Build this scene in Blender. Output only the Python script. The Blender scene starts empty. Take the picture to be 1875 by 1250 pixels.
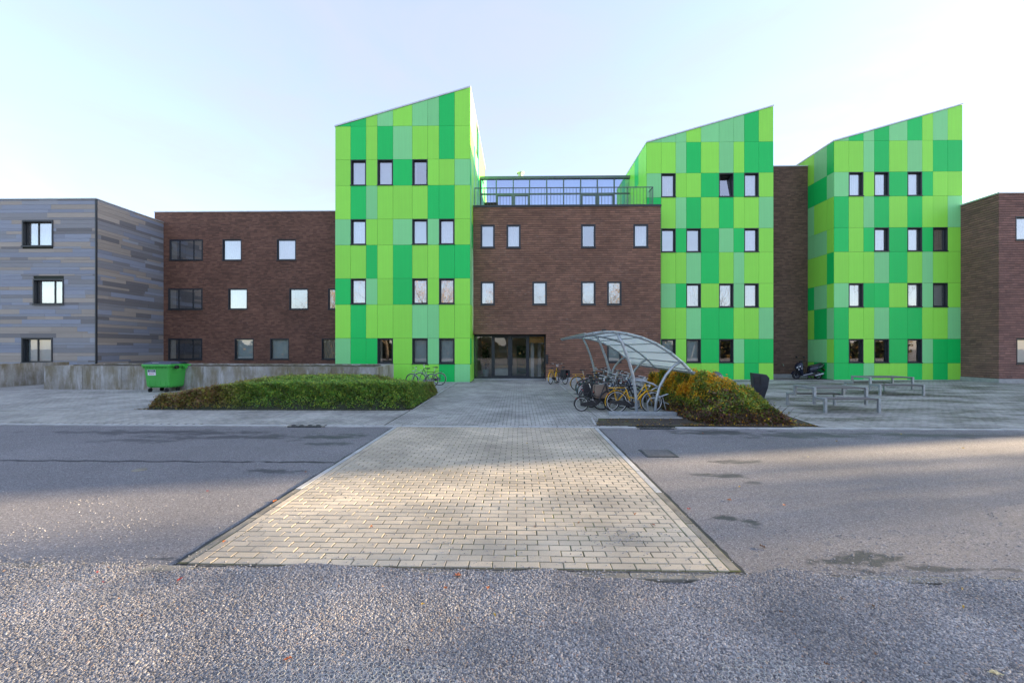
import bpy, math, random
import numpy as np
from mathutils import Vector, Matrix
R = math.radians
random.seed(7)
rng = np.random.default_rng(7)
scene = bpy.context.scene
COL = scene.collection

# ------------------------------------------------------------------ camera, sky, sun, exposure
YAW = R(0.89)                      # the camera looks a touch left of the facades' normal
FPX, HOR = 740.0, 638.0            # focal length and horizon in photo pixels (1875 wide)
CAMZ = 2.0
cam_data = bpy.data.cameras.new('camera')
cam_data.sensor_width = 36.0
cam_data.lens = 36.0 * FPX / 1875.0
cam_data.shift_y = (HOR - 625.0) / 1875.0
cam_data.clip_start = 0.05
cam_data.clip_end = 3000.0
cam = bpy.data.objects.new('camera', cam_data)
cam.location = (0, 0, CAMZ)
cam.rotation_euler = (R(90), 0, YAW)
COL.objects.link(cam)
scene.camera = cam

SUN_EL, SUN_AZ = R(10.0), R(12.0)  # azimuth counted from +X (along the facades) towards +Y (behind them)
sunvec = Vector((math.cos(SUN_EL) * math.cos(SUN_AZ), math.cos(SUN_EL) * math.sin(SUN_AZ), math.sin(SUN_EL)))
world = bpy.data.worlds.new('World')
scene.world = world
world.use_nodes = True
wn, wl = world.node_tree.nodes, world.node_tree.links
wn.clear()
w_out = wn.new('ShaderNodeOutputWorld')
w_bg = wn.new('ShaderNodeBackground')
w_sky = wn.new('ShaderNodeTexSky')
w_sky.sky_type = 'NISHITA'
w_sky.sun_disc = False
w_sky.sun_elevation = SUN_EL
w_sky.sun_rotation = R(90) - SUN_AZ
w_sky.altitude = 20
w_sky.air_density = 1.0
w_sky.dust_density = 0.7
w_sky.ozone_density = 1.3
w_bg.inputs['Strength'].default_value = 0.135
# a thin veil of high cloud over the whole dome: paler where the noise is dense
w_tc = wn.new('ShaderNodeTexCoord'); w_map = wn.new('ShaderNodeMapping'); w_map.inputs['Scale'].default_value = (1.0, 1.0, 3.2); w_map.inputs['Rotation'].default_value = (0.25, 0.35, 0.5)
wl.new(w_tc.outputs['Generated'], w_map.inputs[0])
w_noise = wn.new('ShaderNodeTexNoise'); w_noise.inputs['Scale'].default_value = 2.3; w_noise.inputs['Detail'].default_value = 7; w_noise.inputs['Roughness'].default_value = 0.62; w_noise.inputs['Distortion'].default_value = 0.6
wl.new(w_map.outputs[0], w_noise.inputs['Vector'])
w_mr = wn.new('ShaderNodeMapRange'); wl.new(w_noise.outputs[0], w_mr.inputs[0])
for i_, v_ in ((1, 0.3), (2, 0.75), (3, 0.46), (4, 0.84)): w_mr.inputs[i_].default_value = v_
w_mix = wn.new('ShaderNodeMix'); w_mix.data_type = 'RGBA'
wl.new(w_mr.outputs[0], w_mix.inputs[0]); wl.new(w_sky.outputs[0], w_mix.inputs[6]); w_mix.inputs[7].default_value = (1.09, 1.13, 1.64, 1)
wl.new(w_mix.outputs[2], w_bg.inputs[0])
wl.new(w_bg.outputs[0], w_out.inputs[0])

sun_data = bpy.data.lights.new('sun', 'SUN')
sun_data.energy = 5.0
sun_data.angle = R(0.53)
sun_data.color = (1.0, 0.75, 0.47)
sun = bpy.data.objects.new('sun', sun_data)
sun.rotation_euler = sunvec.to_track_quat('Z', 'Y').to_euler()
sun.location = (60, 20, 40)
COL.objects.link(sun)

vs = scene.view_settings
vs.view_transform = 'Standard'
vs.look = 'None'
vs.gamma = 1.0
vs.use_curve_mapping = False
vs.exposure = 2.42
scene.render.engine = 'CYCLES'
scene.render.resolution_x, scene.render.resolution_y = 1024, 682

# ------------------------------------------------------------------ helpers
def P(px, py, Y):
    """world point seen at photo pixel (px,py) on the vertical plane at distance Y"""
    u = (px - 937.5) / FPX
    k = Y / (u * math.sin(YAW) + math.cos(YAW))
    return (k * (u * math.cos(YAW) - math.sin(YAW)), CAMZ + k * (HOR - py) / FPX)
def PX(px, Y): return P(px, HOR, Y)[0]
def PZ(py, Y, px=937.5): return P(px, py, Y)[1]
def G(px, py, z=0.0):
    """world point on the ground seen at photo pixel (px,py)"""
    u = (px - 937.5) / FPX
    k = (CAMZ - z) * FPX / (py - HOR)
    return (k * (u * math.cos(YAW) - math.sin(YAW)), k * (u * math.sin(YAW) + math.cos(YAW)))

ORIG = {}
def empty(name, loc=(0, 0, 0), rz=0.0):
    o = bpy.data.objects.new(name, None)
    o.empty_display_size = 0.3
    o.location = loc
    o.rotation_euler = (0, 0, rz)
    COL.objects.link(o)
    ORIG[o] = Vector(loc)
    return o
def tag(o, label=None, cat=None, group=None, kind=None):
    if label: o['label'] = label
    if cat: o['category'] = cat
    if group: o['group'] = group
    if kind: o['kind'] = kind
    return o
def thing(name, label, cat, loc=(0, 0, 0), rz=0.0, group=None):
    return tag(empty(name, loc, rz), label, cat, group)

class MB:
    def __init__(s): s.v, s.f = [], []
    def add(s, vs_, fs_):
        n = len(s.v); s.v += [tuple(p) for p in vs_]; s.f += [tuple(i + n for i in f) for f in fs_]; return s
    def box(s, x0, x1, y0, y1, z0, z1):
        return s.add([(x0,y0,z0),(x1,y0,z0),(x1,y1,z0),(x0,y1,z0),(x0,y0,z1),(x1,y0,z1),(x1,y1,z1),(x0,y1,z1)],
                     [(0,3,2,1),(4,5,6,7),(0,1,5,4),(1,2,6,5),(2,3,7,6),(3,0,4,7)])
    def quad(s, a, b, c, d): return s.add([a, b, c, d], [(0, 1, 2, 3)])
    def prism(s, poly, y0, y1, axes='xz'):
        """extrude a 2D polygon; axes names the two polygon axes, the third is the extrusion axis"""
        def mk(p, e):
            d = dict(zip(axes, p)); k = [a for a in 'xyz' if a not in axes][0]; d[k] = e
            return (d['x'], d['y'], d['z'])
        n = len(poly)
        vs_ = [mk(p, y0) for p in poly] + [mk(p, y1) for p in poly]
        fs_ = [tuple(range(n)), tuple(reversed(range(n, 2 * n)))] + [(i, i + n, (i + 1) % n + n, (i + 1) % n) for i in range(n)]
        return s.add(vs_, fs_)
    def tube(s, pts, r, n=8, cap=True):
        pts = [Vector(p) for p in pts]
        rs = r if isinstance(r, (list, tuple)) else [r] * len(pts)
        vs_, fs_ = [], []
        up = None
        for i, p in enumerate(pts):
            t = (pts[min(i + 1, len(pts) - 1)] - pts[max(i - 1, 0)]).normalized()
            if up is None:
                up = Vector((0, 0, 1)) if abs(t.z) < 0.9 else Vector((1, 0, 0))
            a = t.cross(up)
            if a.length < 1e-5: a = t.orthogonal()
            a.normalize(); b = a.cross(t).normalized(); up = b
            for k in range(n):
                q = 2 * math.pi * k / n
                vs_.append(p + (a * math.cos(q) + b * math.sin(q)) * rs[i])
        for i in range(len(pts) - 1):
            for k in range(n):
                fs_.append((i*n+k, i*n+(k+1)%n, (i+1)*n+(k+1)%n, (i+1)*n+k))
        if cap:
            fs_.append(tuple(reversed(range(n)))); fs_.append(tuple(range((len(pts)-1)*n, len(pts)*n)))
        return s.add(vs_, fs_)
    def bar(s, p, q, w, h=None):
        """square bar from p to q"""
        h = h or w
        p, q = Vector(p), Vector(q); t = (q - p).normalized()
        up = Vector((0, 0, 1)) if abs(t.z) < 0.95 else Vector((0, 1, 0))
        a = t.cross(up).normalized() * w / 2; b = a.cross(t).normalized() * h / 2
        vs_ = [p-a-b, p+a-b, p+a+b, p-a+b, q-a-b, q+a-b, q+a+b, q-a+b]
        return s.add(vs_, [(0,3,2,1),(4,5,6,7),(0,1,5,4),(1,2,6,5),(2,3,7,6),(3,0,4,7)])
    def torus(s, c, Rr, r, nR=28, nr=6, a0=0.0, a1=2*math.pi, sy=1.0):
        """torus round the y axis, centre c; sy flattens or widens it sideways"""
        full = abs(a1 - a0 - 2 * math.pi) < 1e-6
        m = nR if full else nR + 1
        vs_, fs_ = [], []
        for i in range(m):
            a = a0 + (a1 - a0) * i / nR
            for k in range(nr):
                q = 2 * math.pi * k / nr
                rr = Rr + r * math.cos(q)
                vs_.append((c[0] + rr * math.cos(a), c[1] + r * math.sin(q) * sy, c[2] + rr * math.sin(a)))
        for i in range(nR):
            j = (i + 1) % m
            for k in range(nr):
                fs_.append((i*nr+k, i*nr+(k+1)%nr, j*nr+(k+1)%nr, j*nr+k))
        return s.add(vs_, fs_)
    def lathe(s, prof, c=(0, 0, 0), n=16):
        vs_, fs_ = [], []
        for (r, z) in prof:
            for k in range(n):
                q = 2 * math.pi * k / n
                vs_.append((c[0] + r * math.cos(q), c[1] + r * math.sin(q), c[2] + z))
        for i in range(len(prof) - 1):
            for k in range(n):
                fs_.append((i*n+k, i*n+(k+1)%n, (i+1)*n+(k+1)%n, (i+1)*n+k))
        fs_.append(tuple(reversed(range(n)))); fs_.append(tuple(range((len(prof)-1)*n, len(prof)*n)))
        return s.add(vs_, fs_)
    def loft(s, rings, cap=True):
        n = len(rings[0]); vs_ = [p for r in rings for p in r]; fs_ = []
        for i in range(len(rings) - 1):
            for k in range(n):
                fs_.append((i*n+k, i*n+(k+1)%n, (i+1)*n+(k+1)%n, (i+1)*n+k))
        if cap:
            fs_.append(tuple(reversed(range(n)))); fs_.append(tuple(range((len(rings)-1)*n, len(rings)*n)))
        return s.add(vs_, fs_)
    def build(s, name, mat, parent=None, smooth=False, M=None, bevel=0.0):
        off = ORIG.get(parent, Vector((0, 0, 0))) if parent is not None and parent.get('_w', 1) else Vector((0, 0, 0))
        if M is not None: vv = [tuple(M @ Vector(p) - off) for p in s.v]
        else: vv = [(p[0]-off[0], p[1]-off[1], p[2]-off[2]) for p in s.v] if off.length else s.v
        me = bpy.data.meshes.new(name); me.from_pydata(vv, [], s.f); me.update()
        if mat: me.materials.append(mat)
        if smooth: me.polygons.foreach_set('use_smooth', [True] * len(me.polygons))
        o = bpy.data.objects.new(name, me); COL.objects.link(o)
        if parent is not None:
            o.parent = parent; ORIG[o] = off
            if parent.get('_w', 1) == 0: o['_w'] = 0
        if bevel:
            b = o.modifiers.new('bevel', 'BEVEL'); b.width = bevel; b.segments = 2; b.limit_method = 'ANGLE'
        return o
def local(o):            # the parts of this thing are given in its own coordinates
    o['_w'] = 0; return o
CHILD = None
def copy_tree(o, parent=None):
    c = o.copy(); COL.objects.link(c)
    if parent is not None: c.parent = parent
    for ch in [x for x in KIDS.get(o, ())]:
        k = copy_tree(ch, c); KIDS.setdefault(c, []).append(k)
    return c
KIDS = {}
def index_kids(o):
    KIDS[o] = list(o.children)
    for c in o.children: index_kids(c)
def np_mesh(name, V, Fq, mat, parent=None, col=None, smooth=False):
    """V (n,3) array, Fq (m,3|4) array"""
    me = bpy.data.meshes.new(name)
    n, m, k = len(V), len(Fq), Fq.shape[1]
    me.vertices.add(n); me.vertices.foreach_set('co', np.ascontiguousarray(V, dtype=np.float32).ravel())
    me.loops.add(m * k); me.loops.foreach_set('vertex_index', np.ascontiguousarray(Fq, dtype=np.int32).ravel())
    me.polygons.add(m); me.polygons.foreach_set('loop_start', np.arange(0, m * k, k, dtype=np.int32))
    me.polygons.foreach_set('use_smooth', np.full(m, smooth, dtype=bool))
    me.update(calc_edges=True)
    if col is not None:
        a = me.color_attributes.new('Col', 'FLOAT_COLOR', 'POINT')
        c4 = np.ones((n, 4), dtype=np.float32); c4[:, :3] = col
        a.data.foreach_set('color', c4.ravel())
    if mat: me.materials.append(mat)
    o = bpy.data.objects.new(name, me); COL.objects.link(o)
    if parent is not None: o.parent = parent; ORIG[o] = ORIG.get(parent, Vector((0, 0, 0)))
    return o

# ------------------------------------------------------------------ material helpers
class NT:
    def __init__(s, name):
        s.m = bpy.data.materials.new(name); s.m.use_nodes = True
        s.t = s.m.node_tree; s.n = s.t.nodes; s.n.clear()
        s.out = s.n.new('ShaderNodeOutputMaterial'); s.b = s.n.new('ShaderNodeBsdfPrincipled')
        s.t.links.new(s.b.outputs[0], s.out.inputs['Surface'])
    def new(s, typ, **kw):
        n = s.n.new(typ)
        for k, v in kw.items(): setattr(n, k, v)
        return n
    def put(s, sock, val):
        if isinstance(val, bpy.types.NodeSocket): s.t.links.new(val, sock)
        elif isinstance(val, (tuple, list)) and sock.type == 'RGBA': sock.default_value = (val[0], val[1], val[2], 1)
        else: sock.default_value = val
    def set(s, **kw):
        for k, v in kw.items(): s.put(s.b.inputs[k.replace('_', ' ')], v)
        return s
    def math(s, op, a, b=0.0, c=None, clamp=False):
        n = s.new('ShaderNodeMath', operation=op); n.use_clamp = clamp
        s.put(n.inputs[0], a); s.put(n.inputs[1], b)
        if c is not None: s.put(n.inputs[2], c)
        return n.outputs[0]
    def coord(s, kind='Object'): return s.new('ShaderNodeTexCoord').outputs[kind]
    def pos(s): return s.new('ShaderNodeNewGeometry').outputs['Position']
    def noise(s, vec, scale, detail=4, rough=0.55, dist=0.0, out='Fac'):
        n = s.new('ShaderNodeTexNoise'); s.put(n.inputs['Vector'], vec)
        n.inputs['Scale'].default_value = scale; n.inputs['Detail'].default_value = detail
        n.inputs['Roughness'].default_value = rough; n.inputs['Distortion'].default_value = dist
        return n.outputs[out]
    def ramp(s, fac, stops, interp='LINEAR'):
        n = s.new('ShaderNodeValToRGB'); s.put(n.inputs[0], fac); cr = n.color_ramp; cr.interpolation = interp
        while len(cr.elements) < len(stops): cr.elements.new(0.5)
        for e, (p, c) in zip(cr.elements, stops):
            e.position = p; e.color = (c, c, c, 1) if isinstance(c, (int, float)) else (c[0], c[1], c[2], 1)
        return n.outputs[0]
    def mix(s, fac, a, b, mode='MIX'):
        n = s.new('ShaderNodeMix', data_type='RGBA', blend_type=mode)
        s.put(n.inputs[0], fac); s.put(n.inputs[6], a); s.put(n.inputs[7], b)
        return n.outputs[2]
    def mapping(s, vec, scale=(1,1,1), loc=(0,0,0), rot=(0,0,0)):
        n = s.new('ShaderNodeMapping'); s.put(n.inputs[0], vec)
        n.inputs['Location'].default_value = loc; n.inputs['Rotation'].default_value = rot; n.inputs['Scale'].default_value = scale
        return n.outputs[0]
    def bump(s, h, strength=0.3, dist=0.01):
        n = s.new('ShaderNodeBump'); n.inputs['Strength'].default_value = strength; n.inputs['Distance'].default_value = dist
        s.put(n.inputs['Height'], h); s.t.links.new(n.outputs[0], s.b.inputs['Normal']); return s
    def sep(s, vec):
        n = s.new('ShaderNodeSeparateXYZ'); s.put(n.inputs[0], vec); return n.outputs
    def comb(s, x, y, z):
        n = s.new('ShaderNodeCombineXYZ'); s.put(n.inputs[0], x); s.put(n.inputs[1], y); s.put(n.inputs[2], z); return n.outputs[0]
    def attr(s, name='Col'): return s.new('ShaderNodeAttribute', attribute_name=name).outputs['Color']

def simple(name, col, rough=0.5, metal=0.0, var=0.12, scale=3.0, bump=0.0, bscale=40.0, spec=0.5):
    t = NT(name); c = t.coord()
    n = t.noise(c, scale, 5)
    k = t.ramp(n, [(0.3, 1 - var), (0.7, 1 + var)])
    t.set(Base_Color=t.mix(1.0, col, k, 'MULTIPLY'), Metallic=metal)
    t.put(t.b.inputs['Roughness'], t.math('ADD', rough - 0.06, t.math('MULTIPLY', n, 0.12)))
    t.b.inputs['Specular IOR Level'].default_value = spec
    if bump: t.bump(t.noise(c, bscale, 4), bump, 0.01)
    return t.m
# ------------------------------------------------------------------ materials
def panel_mat(name, col, rough):
    t = NT(name); c = t.coord()
    rnd = t.new('ShaderNodeObjectInfo').outputs['Random']
    n = t.noise(c, 1.3, 3); fine = t.noise(c, 90.0, 3)
    k = t.math('ADD', t.math('MULTIPLY', rnd, 0.10), t.math('ADD', t.math('MULTIPLY', n, 0.08), t.math('ADD', t.math('MULTIPLY', fine, 0.10), 0.82)))
    # rain marks: faint vertical streaks of dust
    st = t.noise(t.mapping(c, (14, 14, 0.5)), 1.0, 4)
    k = t.math('MULTIPLY', k, t.ramp(st, [(0.35, 0.965), (0.6, 1.0)]))
    t.set(Base_Color=t.mix(1.0, col, k, 'MULTIPLY'))
    t.put(t.b.inputs['Roughness'], t.math('ADD', rough, t.math('MULTIPLY', n, 0.1)))
    t.b.inputs['Specular IOR Level'].default_value = 0.4
    return t.m
M_L = panel_mat('panel_lime', (0.33, 0.92, 0.095), 0.42)
M_M = panel_mat('panel_pale_green', (0.26, 0.79, 0.31), 0.42)
M_D = panel_mat('panel_emerald', (0.004, 0.66, 0.125), 0.36)
PM = {'L': M_L, 'M': M_M, 'D': M_D}
M_back = simple('cavity_dark', (0.03, 0.04, 0.03), 0.8)
M_frame = simple('anthracite_aluminium', (0.022, 0.028, 0.036), 0.42, 0.0, 0.15, 6.0)
M_trim = simple('pale_aluminium_trim', (0.62, 0.65, 0.66), 0.4, 0.4)
M_roof = simple('roof_membrane', (0.12, 0.12, 0.12), 0.8)
M_zinc = simple('dark_coping', (0.045, 0.05, 0.055), 0.45, 0.3)

def brick_mat(name, c1, c2, mortar, row, length, mort, strength=0.6, white=0.5):
    """coursed brick: deep bed joints, closed head joints, a tone of its own for every brick"""
    t = NT(name); o = t.coord(); x, y, z = t.sep(o)[0:3]
    u = t.math('ADD', x, y); uv = t.comb(u, z, 0.0)
    zz = t.math('DIVIDE', t.math('ADD', z, t.math('MULTIPLY', t.noise(uv, 1.6, 2), 0.012)), row)
    rowi = t.math('FLOOR', zz); fr = t.math('FRACT', zz)
    rnd_row = t.new('ShaderNodeTexWhiteNoise', noise_dimensions='1D'); t.put(rnd_row.inputs['W'], rowi)
    ux = t.math('ADD', t.math('DIVIDE', u, length), t.math('MULTIPLY', rnd_row.outputs['Value'], 7.3))
    cell = t.new('ShaderNodeTexWhiteNoise', noise_dimensions='2D'); t.put(cell.inputs['Vector'], t.comb(t.math('FLOOR', ux), rowi, 0.0))
    d = t.math('MULTIPLY', t.math('MINIMUM', fr, t.math('SUBTRACT', 1.0, fr)), row)          # metres to the nearest bed joint
    jn_ = t.new('ShaderNodeMapRange'); t.put(jn_.inputs[0], d); jn_.inputs[1].default_value = mort * 0.4; jn_.inputs[2].default_value = mort * 1.6
    joint = jn_.outputs[0]
    fx = t.math('FRACT', ux); dx = t.math('MULTIPLY', t.math('MINIMUM', fx, t.math('SUBTRACT', 1.0, fx)), length)
    hj = t.new('ShaderNodeMapRange'); t.put(hj.inputs[0], dx); hj.inputs[1].default_value = 0.0; hj.inputs[2].default_value = 0.010; hj.inputs[3].default_value = 0.75
    col = t.mix(cell.outputs['Value'], c2, c1)
    col = t.mix(1.0, col, hj.outputs[0], 'MULTIPLY')
    col = t.mix(joint, mortar, col)
    streak = t.noise(t.mapping(uv, (0.9, 14, 1)), 1.0, 6, 0.65)
    big = t.noise(uv, 0.30, 5, 0.6)
    k = t.math('MULTIPLY', t.ramp(streak, [(0.3, 0.80), (0.7, 1.25)]), t.ramp(big, [(0.3, 0.78), (0.7, 1.25)]))
    col = t.mix(1.0, col, k, 'MULTIPLY')
    fl = t.noise(t.mapping(uv, (5.5, 34, 1)), 1.0, 5, 0.7); zone = t.noise(uv, 0.45, 3)
    m = t.math('MULTIPLY', t.ramp(fl, [(0.58, 0.0), (0.70, 1.0)]), t.ramp(zone, [(0.42, 0.0), (0.62, 1.0)]))
    col = t.mix(t.math('MULTIPLY', m, white), col, (0.42, 0.38, 0.36))
    t.set(Base_Color=col, Roughness=0.78)
    t.b.inputs['Specular IOR Level'].default_value = 0.3
    t.bump(t.math('ADD', joint, t.math('ADD', t.math('MULTIPLY', cell.outputs['Value'], 0.3), t.math('MULTIPLY', t.noise(uv, 60, 4), 0.35))), strength, 0.012)
    return t.m
M_brick_left = brick_mat('brick_brown_flat', (0.225, 0.117, 0.080), (0.130, 0.071, 0.052), (0.062, 0.037, 0.031), 0.098, 0.25, 0.008, 0.6, 0.5)
M_brick_mid = brick_mat('brick_brown_grooved', (0.270, 0.145, 0.099), (0.182, 0.102, 0.073), (0.065, 0.038, 0.031), 0.138, 0.30, 0.013, 0.9, 0.8)
M_brick_gap = brick_mat('brick_umber', (0.200, 0.122, 0.090), (0.120, 0.078, 0.060), (0.060, 0.040, 0.031), 0.105, 0.28, 0.009, 0.7, 0.5)
M_brick_right = brick_mat('brick_plum', (0.265, 0.143, 0.118), (0.180, 0.102, 0.088), (0.060, 0.038, 0.035), 0.138, 0.30, 0.013, 0.9, 0.4)

def plank_mat(name, col):
    t = NT(name); c = t.coord(); x, y, z = t.sep(c)[0:3]
    rnd = t.new('ShaderNodeObjectInfo').outputs['Random']
    g = t.noise(t.mapping(t.comb(t.math('ADD', x, y), z, t.math('MULTIPLY', rnd, 30)), (1.5, 60, 1)), 1.0, 6, 0.7)
    k = t.math('MULTIPLY', t.ramp(g, [(0.25, 0.82), (0.75, 1.18)]), t.math('ADD', 0.88, t.math('MULTIPLY', rnd, 0.24)))
    t.set(Base_Color=t.mix(1.0, col, k, 'MULTIPLY'), Roughness=0.62)
    t.bump(g, 0.15, 0.004)
    return t.m
M_planks = [plank_mat('plank_slate_blue', (0.265, 0.295, 0.365)), plank_mat('plank_grey', (0.245, 0.250, 0.268)),
            plank_mat('plank_taupe', (0.365, 0.325, 0.285)), plank_mat('plank_charcoal', (0.185, 0.182, 0.190)), plank_mat('plank_blue_grey', (0.290, 0.310, 0.350))]

def glass_mat(name, refl, tint=(0.93, 0.96, 0.97), gtint=(0.95, 0.97, 1.0)):
    t = NT(name); t.n.remove(t.b)
    tr = t.new('ShaderNodeBsdfTransparent'); tr.inputs[0].default_value = (*tint, 1)
    gl = t.new('ShaderNodeBsdfGlossy'); gl.inputs['Color'].default_value = (*gtint, 1)
    c = t.coord()
    gl.inputs['Roughness'].default_value = 0.015
    bp = t.new('ShaderNodeBump'); bp.inputs['Strength'].default_value = 0.05; bp.inputs['Distance'].default_value = 0.02
    t.put(bp.inputs['Height'], t.noise(c, 1.1, 2)); t.t.links.new(bp.outputs[0], gl.inputs['Normal'])
    fr = t.new('ShaderNodeFresnel'); fr.inputs[0].default_value = 1.5
    f = t.math('ADD', refl, t.math('MULTIPLY', fr.outputs[0], 0.7), clamp=True)
    mx = t.new('ShaderNodeMixShader'); t.put(mx.inputs[0], f)
    t.t.links.new(tr.outputs[0], mx.inputs[1]); t.t.links.new(gl.outputs[0], mx.inputs[2])
    t.t.links.new(mx.outputs[0], t.out.inputs['Surface'])
    return t.m
M_glass = glass_mat('window_glass', 0.42)
M_glass_mid = glass_mat('ground_floor_glass', 0.20)
M_glass_low = glass_mat('lobby_glass', 0.10, (0.86, 0.9, 0.9))
M_glass_blue = glass_mat('terrace_glass', 0.62, (0.60, 0.70, 0.95), (0.66, 0.76, 1.0))
M_curtain = simple('sheer_curtain', (0.80, 0.81, 0.84), 0.9, 0, 0.06, 8)
M_blind = simple('pale_aqua_blind', (0.52, 0.62, 0.62), 0.8, 0, 0.05, 2)
M_tan = simple('tan_curtain', (0.46, 0.42, 0.34), 0.9, 0, 0.1, 8)
M_room = simple('dim_room', (0.045, 0.05, 0.055), 0.9, 0, 0.6, 1.4)
M_white = simple('white_paint', (0.74, 0.74, 0.72), 0.6)
M_steel = simple('galvanised_steel', (0.42, 0.46, 0.49), 0.42, 0.55, 0.16, 14)

def concrete_mat(name, col, moss, streaks=True):
    t = NT(name); c = t.coord(); x, y, z = t.sep(c)[0:3]
    n = t.noise(c, 1.6, 7, 0.65); f = t.noise(c, 40, 4)
    uv = t.comb(t.math('ADD', x, y), z, 0.0)
    st = t.noise(t.mapping(uv, (2.6, 0.25, 1)), 1.0, 6, 0.7)
    base = t.mix(t.ramp(n, [(0.3, 0.0), (0.7, 1.0)]), [v * 0.7 for v in col], [v * 1.2 for v in col])
    base = t.mix(t.ramp(st, [(0.50, 0.0), (0.60, 0.85)]), base, (0.58, 0.58, 0.58))
    base = t.mix(t.ramp(t.noise(t.mapping(uv, (1.7, 0.5, 1), (3, 1, 0)), 1.0, 7, 0.7), [(0.42, 0.0), (0.60, 0.9)]), base, moss)
    base = t.mix(t.math('MULTIPLY', f, 0.25), base, (0.1, 0.1, 0.09))
    t.set(Base_Color=base, Roughness=0.85); t.bump(t.math('ADD', n, t.math('MULTIPLY', f, 0.5)), 0.35, 0.01)
    return t.m
M_conc_wall = concrete_mat('weathered_concrete', (0.40, 0.39, 0.36), (0.21, 0.175, 0.10))
M_conc = simple('clean_concrete', (0.36, 0.37, 0.37), 0.8, 0, 0.15, 4, 0.2)
def moss_mat():
    t = NT('mossy_rubble'); c = t.coord()
    n = t.noise(c, 7, 6, 0.7)
    t.set(Base_Color=t.ramp(n, [(0.3, (0.03, 0.025, 0.02)), (0.5, (0.09, 0.075, 0.045)), (0.7, (0.20, 0.19, 0.16))]), Roughness=0.95)
    t.bump(n, 0.8, 0.05); return t.m
M_moss = moss_mat()

# pavers: each stone carries its own tone in the Col attribute
def paver_mat(name, light, dark, moss_lo, moss_hi, moss_col=(0.050, 0.062, 0.030), blotch=0.3):
    t = NT(name); p = t.pos(); a = t.attr()
    tone = t.sep(a)[0]
    col = t.mix(tone, dark, light)
    f = t.noise(p, 130, 4, 0.7); g = t.noise(p, 0.7, 5)
    col = t.mix(1.0, col, t.ramp(f, [(0.3, 0.78), (0.7, 1.2)]), 'MULTIPLY')
    col = t.mix(1.0, col, t.ramp(g, [(0.3, 1 - blotch), (0.7, 1 + blotch)]), 'MULTIPLY')
    m = t.noise(t.mapping(p, (0.32, 0.8, 1)), 1.0, 6, 0.62)
    mm = t.math('MULTIPLY', t.ramp(m, [(moss_lo, 0.0), (moss_hi, 1.0)]), t.ramp(t.noise(p, 9, 4), [(0.35, 0.45), (0.6, 1.0)]))
    col = t.mix(mm, col, moss_col)
    t.set(Base_Color=col, Roughness=t.ramp(g, [(0.3, 0.72), (0.7, 0.9)])); t.bump(f, 0.25, 0.004)
    return t.m
M_paver = paver_mat('paver_concrete', (0.50, 0.435, 0.325), (0.36, 0.322, 0.252), 0.66, 0.80)
M_paver_court = paver_mat('paver_court', (0.385, 0.38, 0.35), (0.275, 0.28, 0.255), 0.60, 0.78, (0.075, 0.085, 0.055))
M_paver_plaza = paver_mat('paver_plaza_mossy', (0.355, 0.35, 0.325), (0.25, 0.255, 0.23), 0.47, 0.60, (0.070, 0.078, 0.045))
def joint_mat(name, a, b, c3, scale=1.2):
    t = NT(name); p = t.pos()
    n = t.noise(p, scale, 5); f = t.noise(p, 60, 4)
    col = t.ramp(n, [(0.35, a), (0.55, b), (0.68, c3)])
    t.set(Base_Color=t.mix(1.0, col, t.ramp(f, [(0.3, 0.6), (0.7, 1.3)]), 'MULTIPLY'), Roughness=0.95); t.bump(f, 0.6, 0.006)
    return t.m
M_joint = joint_mat('mossy_joint', (0.050, 0.047, 0.033), (0.070, 0.088, 0.022), (0.15, 0.19, 0.022))
M_joint_dark = joint_mat('dark_joint', (0.045, 0.046, 0.040), (0.050, 0.056, 0.035), (0.06, 0.07, 0.04))
M_soil = joint_mat('planting_soil', (0.045, 0.036, 0.028), (0.060, 0.050, 0.035), (0.085, 0.10, 0.035), 1.5)
M_kerb = simple('kerb_concrete', (0.40, 0.41, 0.40), 0.85, 0, 0.22, 2.2, 0.25, 60)
M_kerb_dirty = simple('kerb_concrete_dirty', (0.22, 0.205, 0.165), 0.9, 0, 0.4, 3.0, 0.4, 60)

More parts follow.
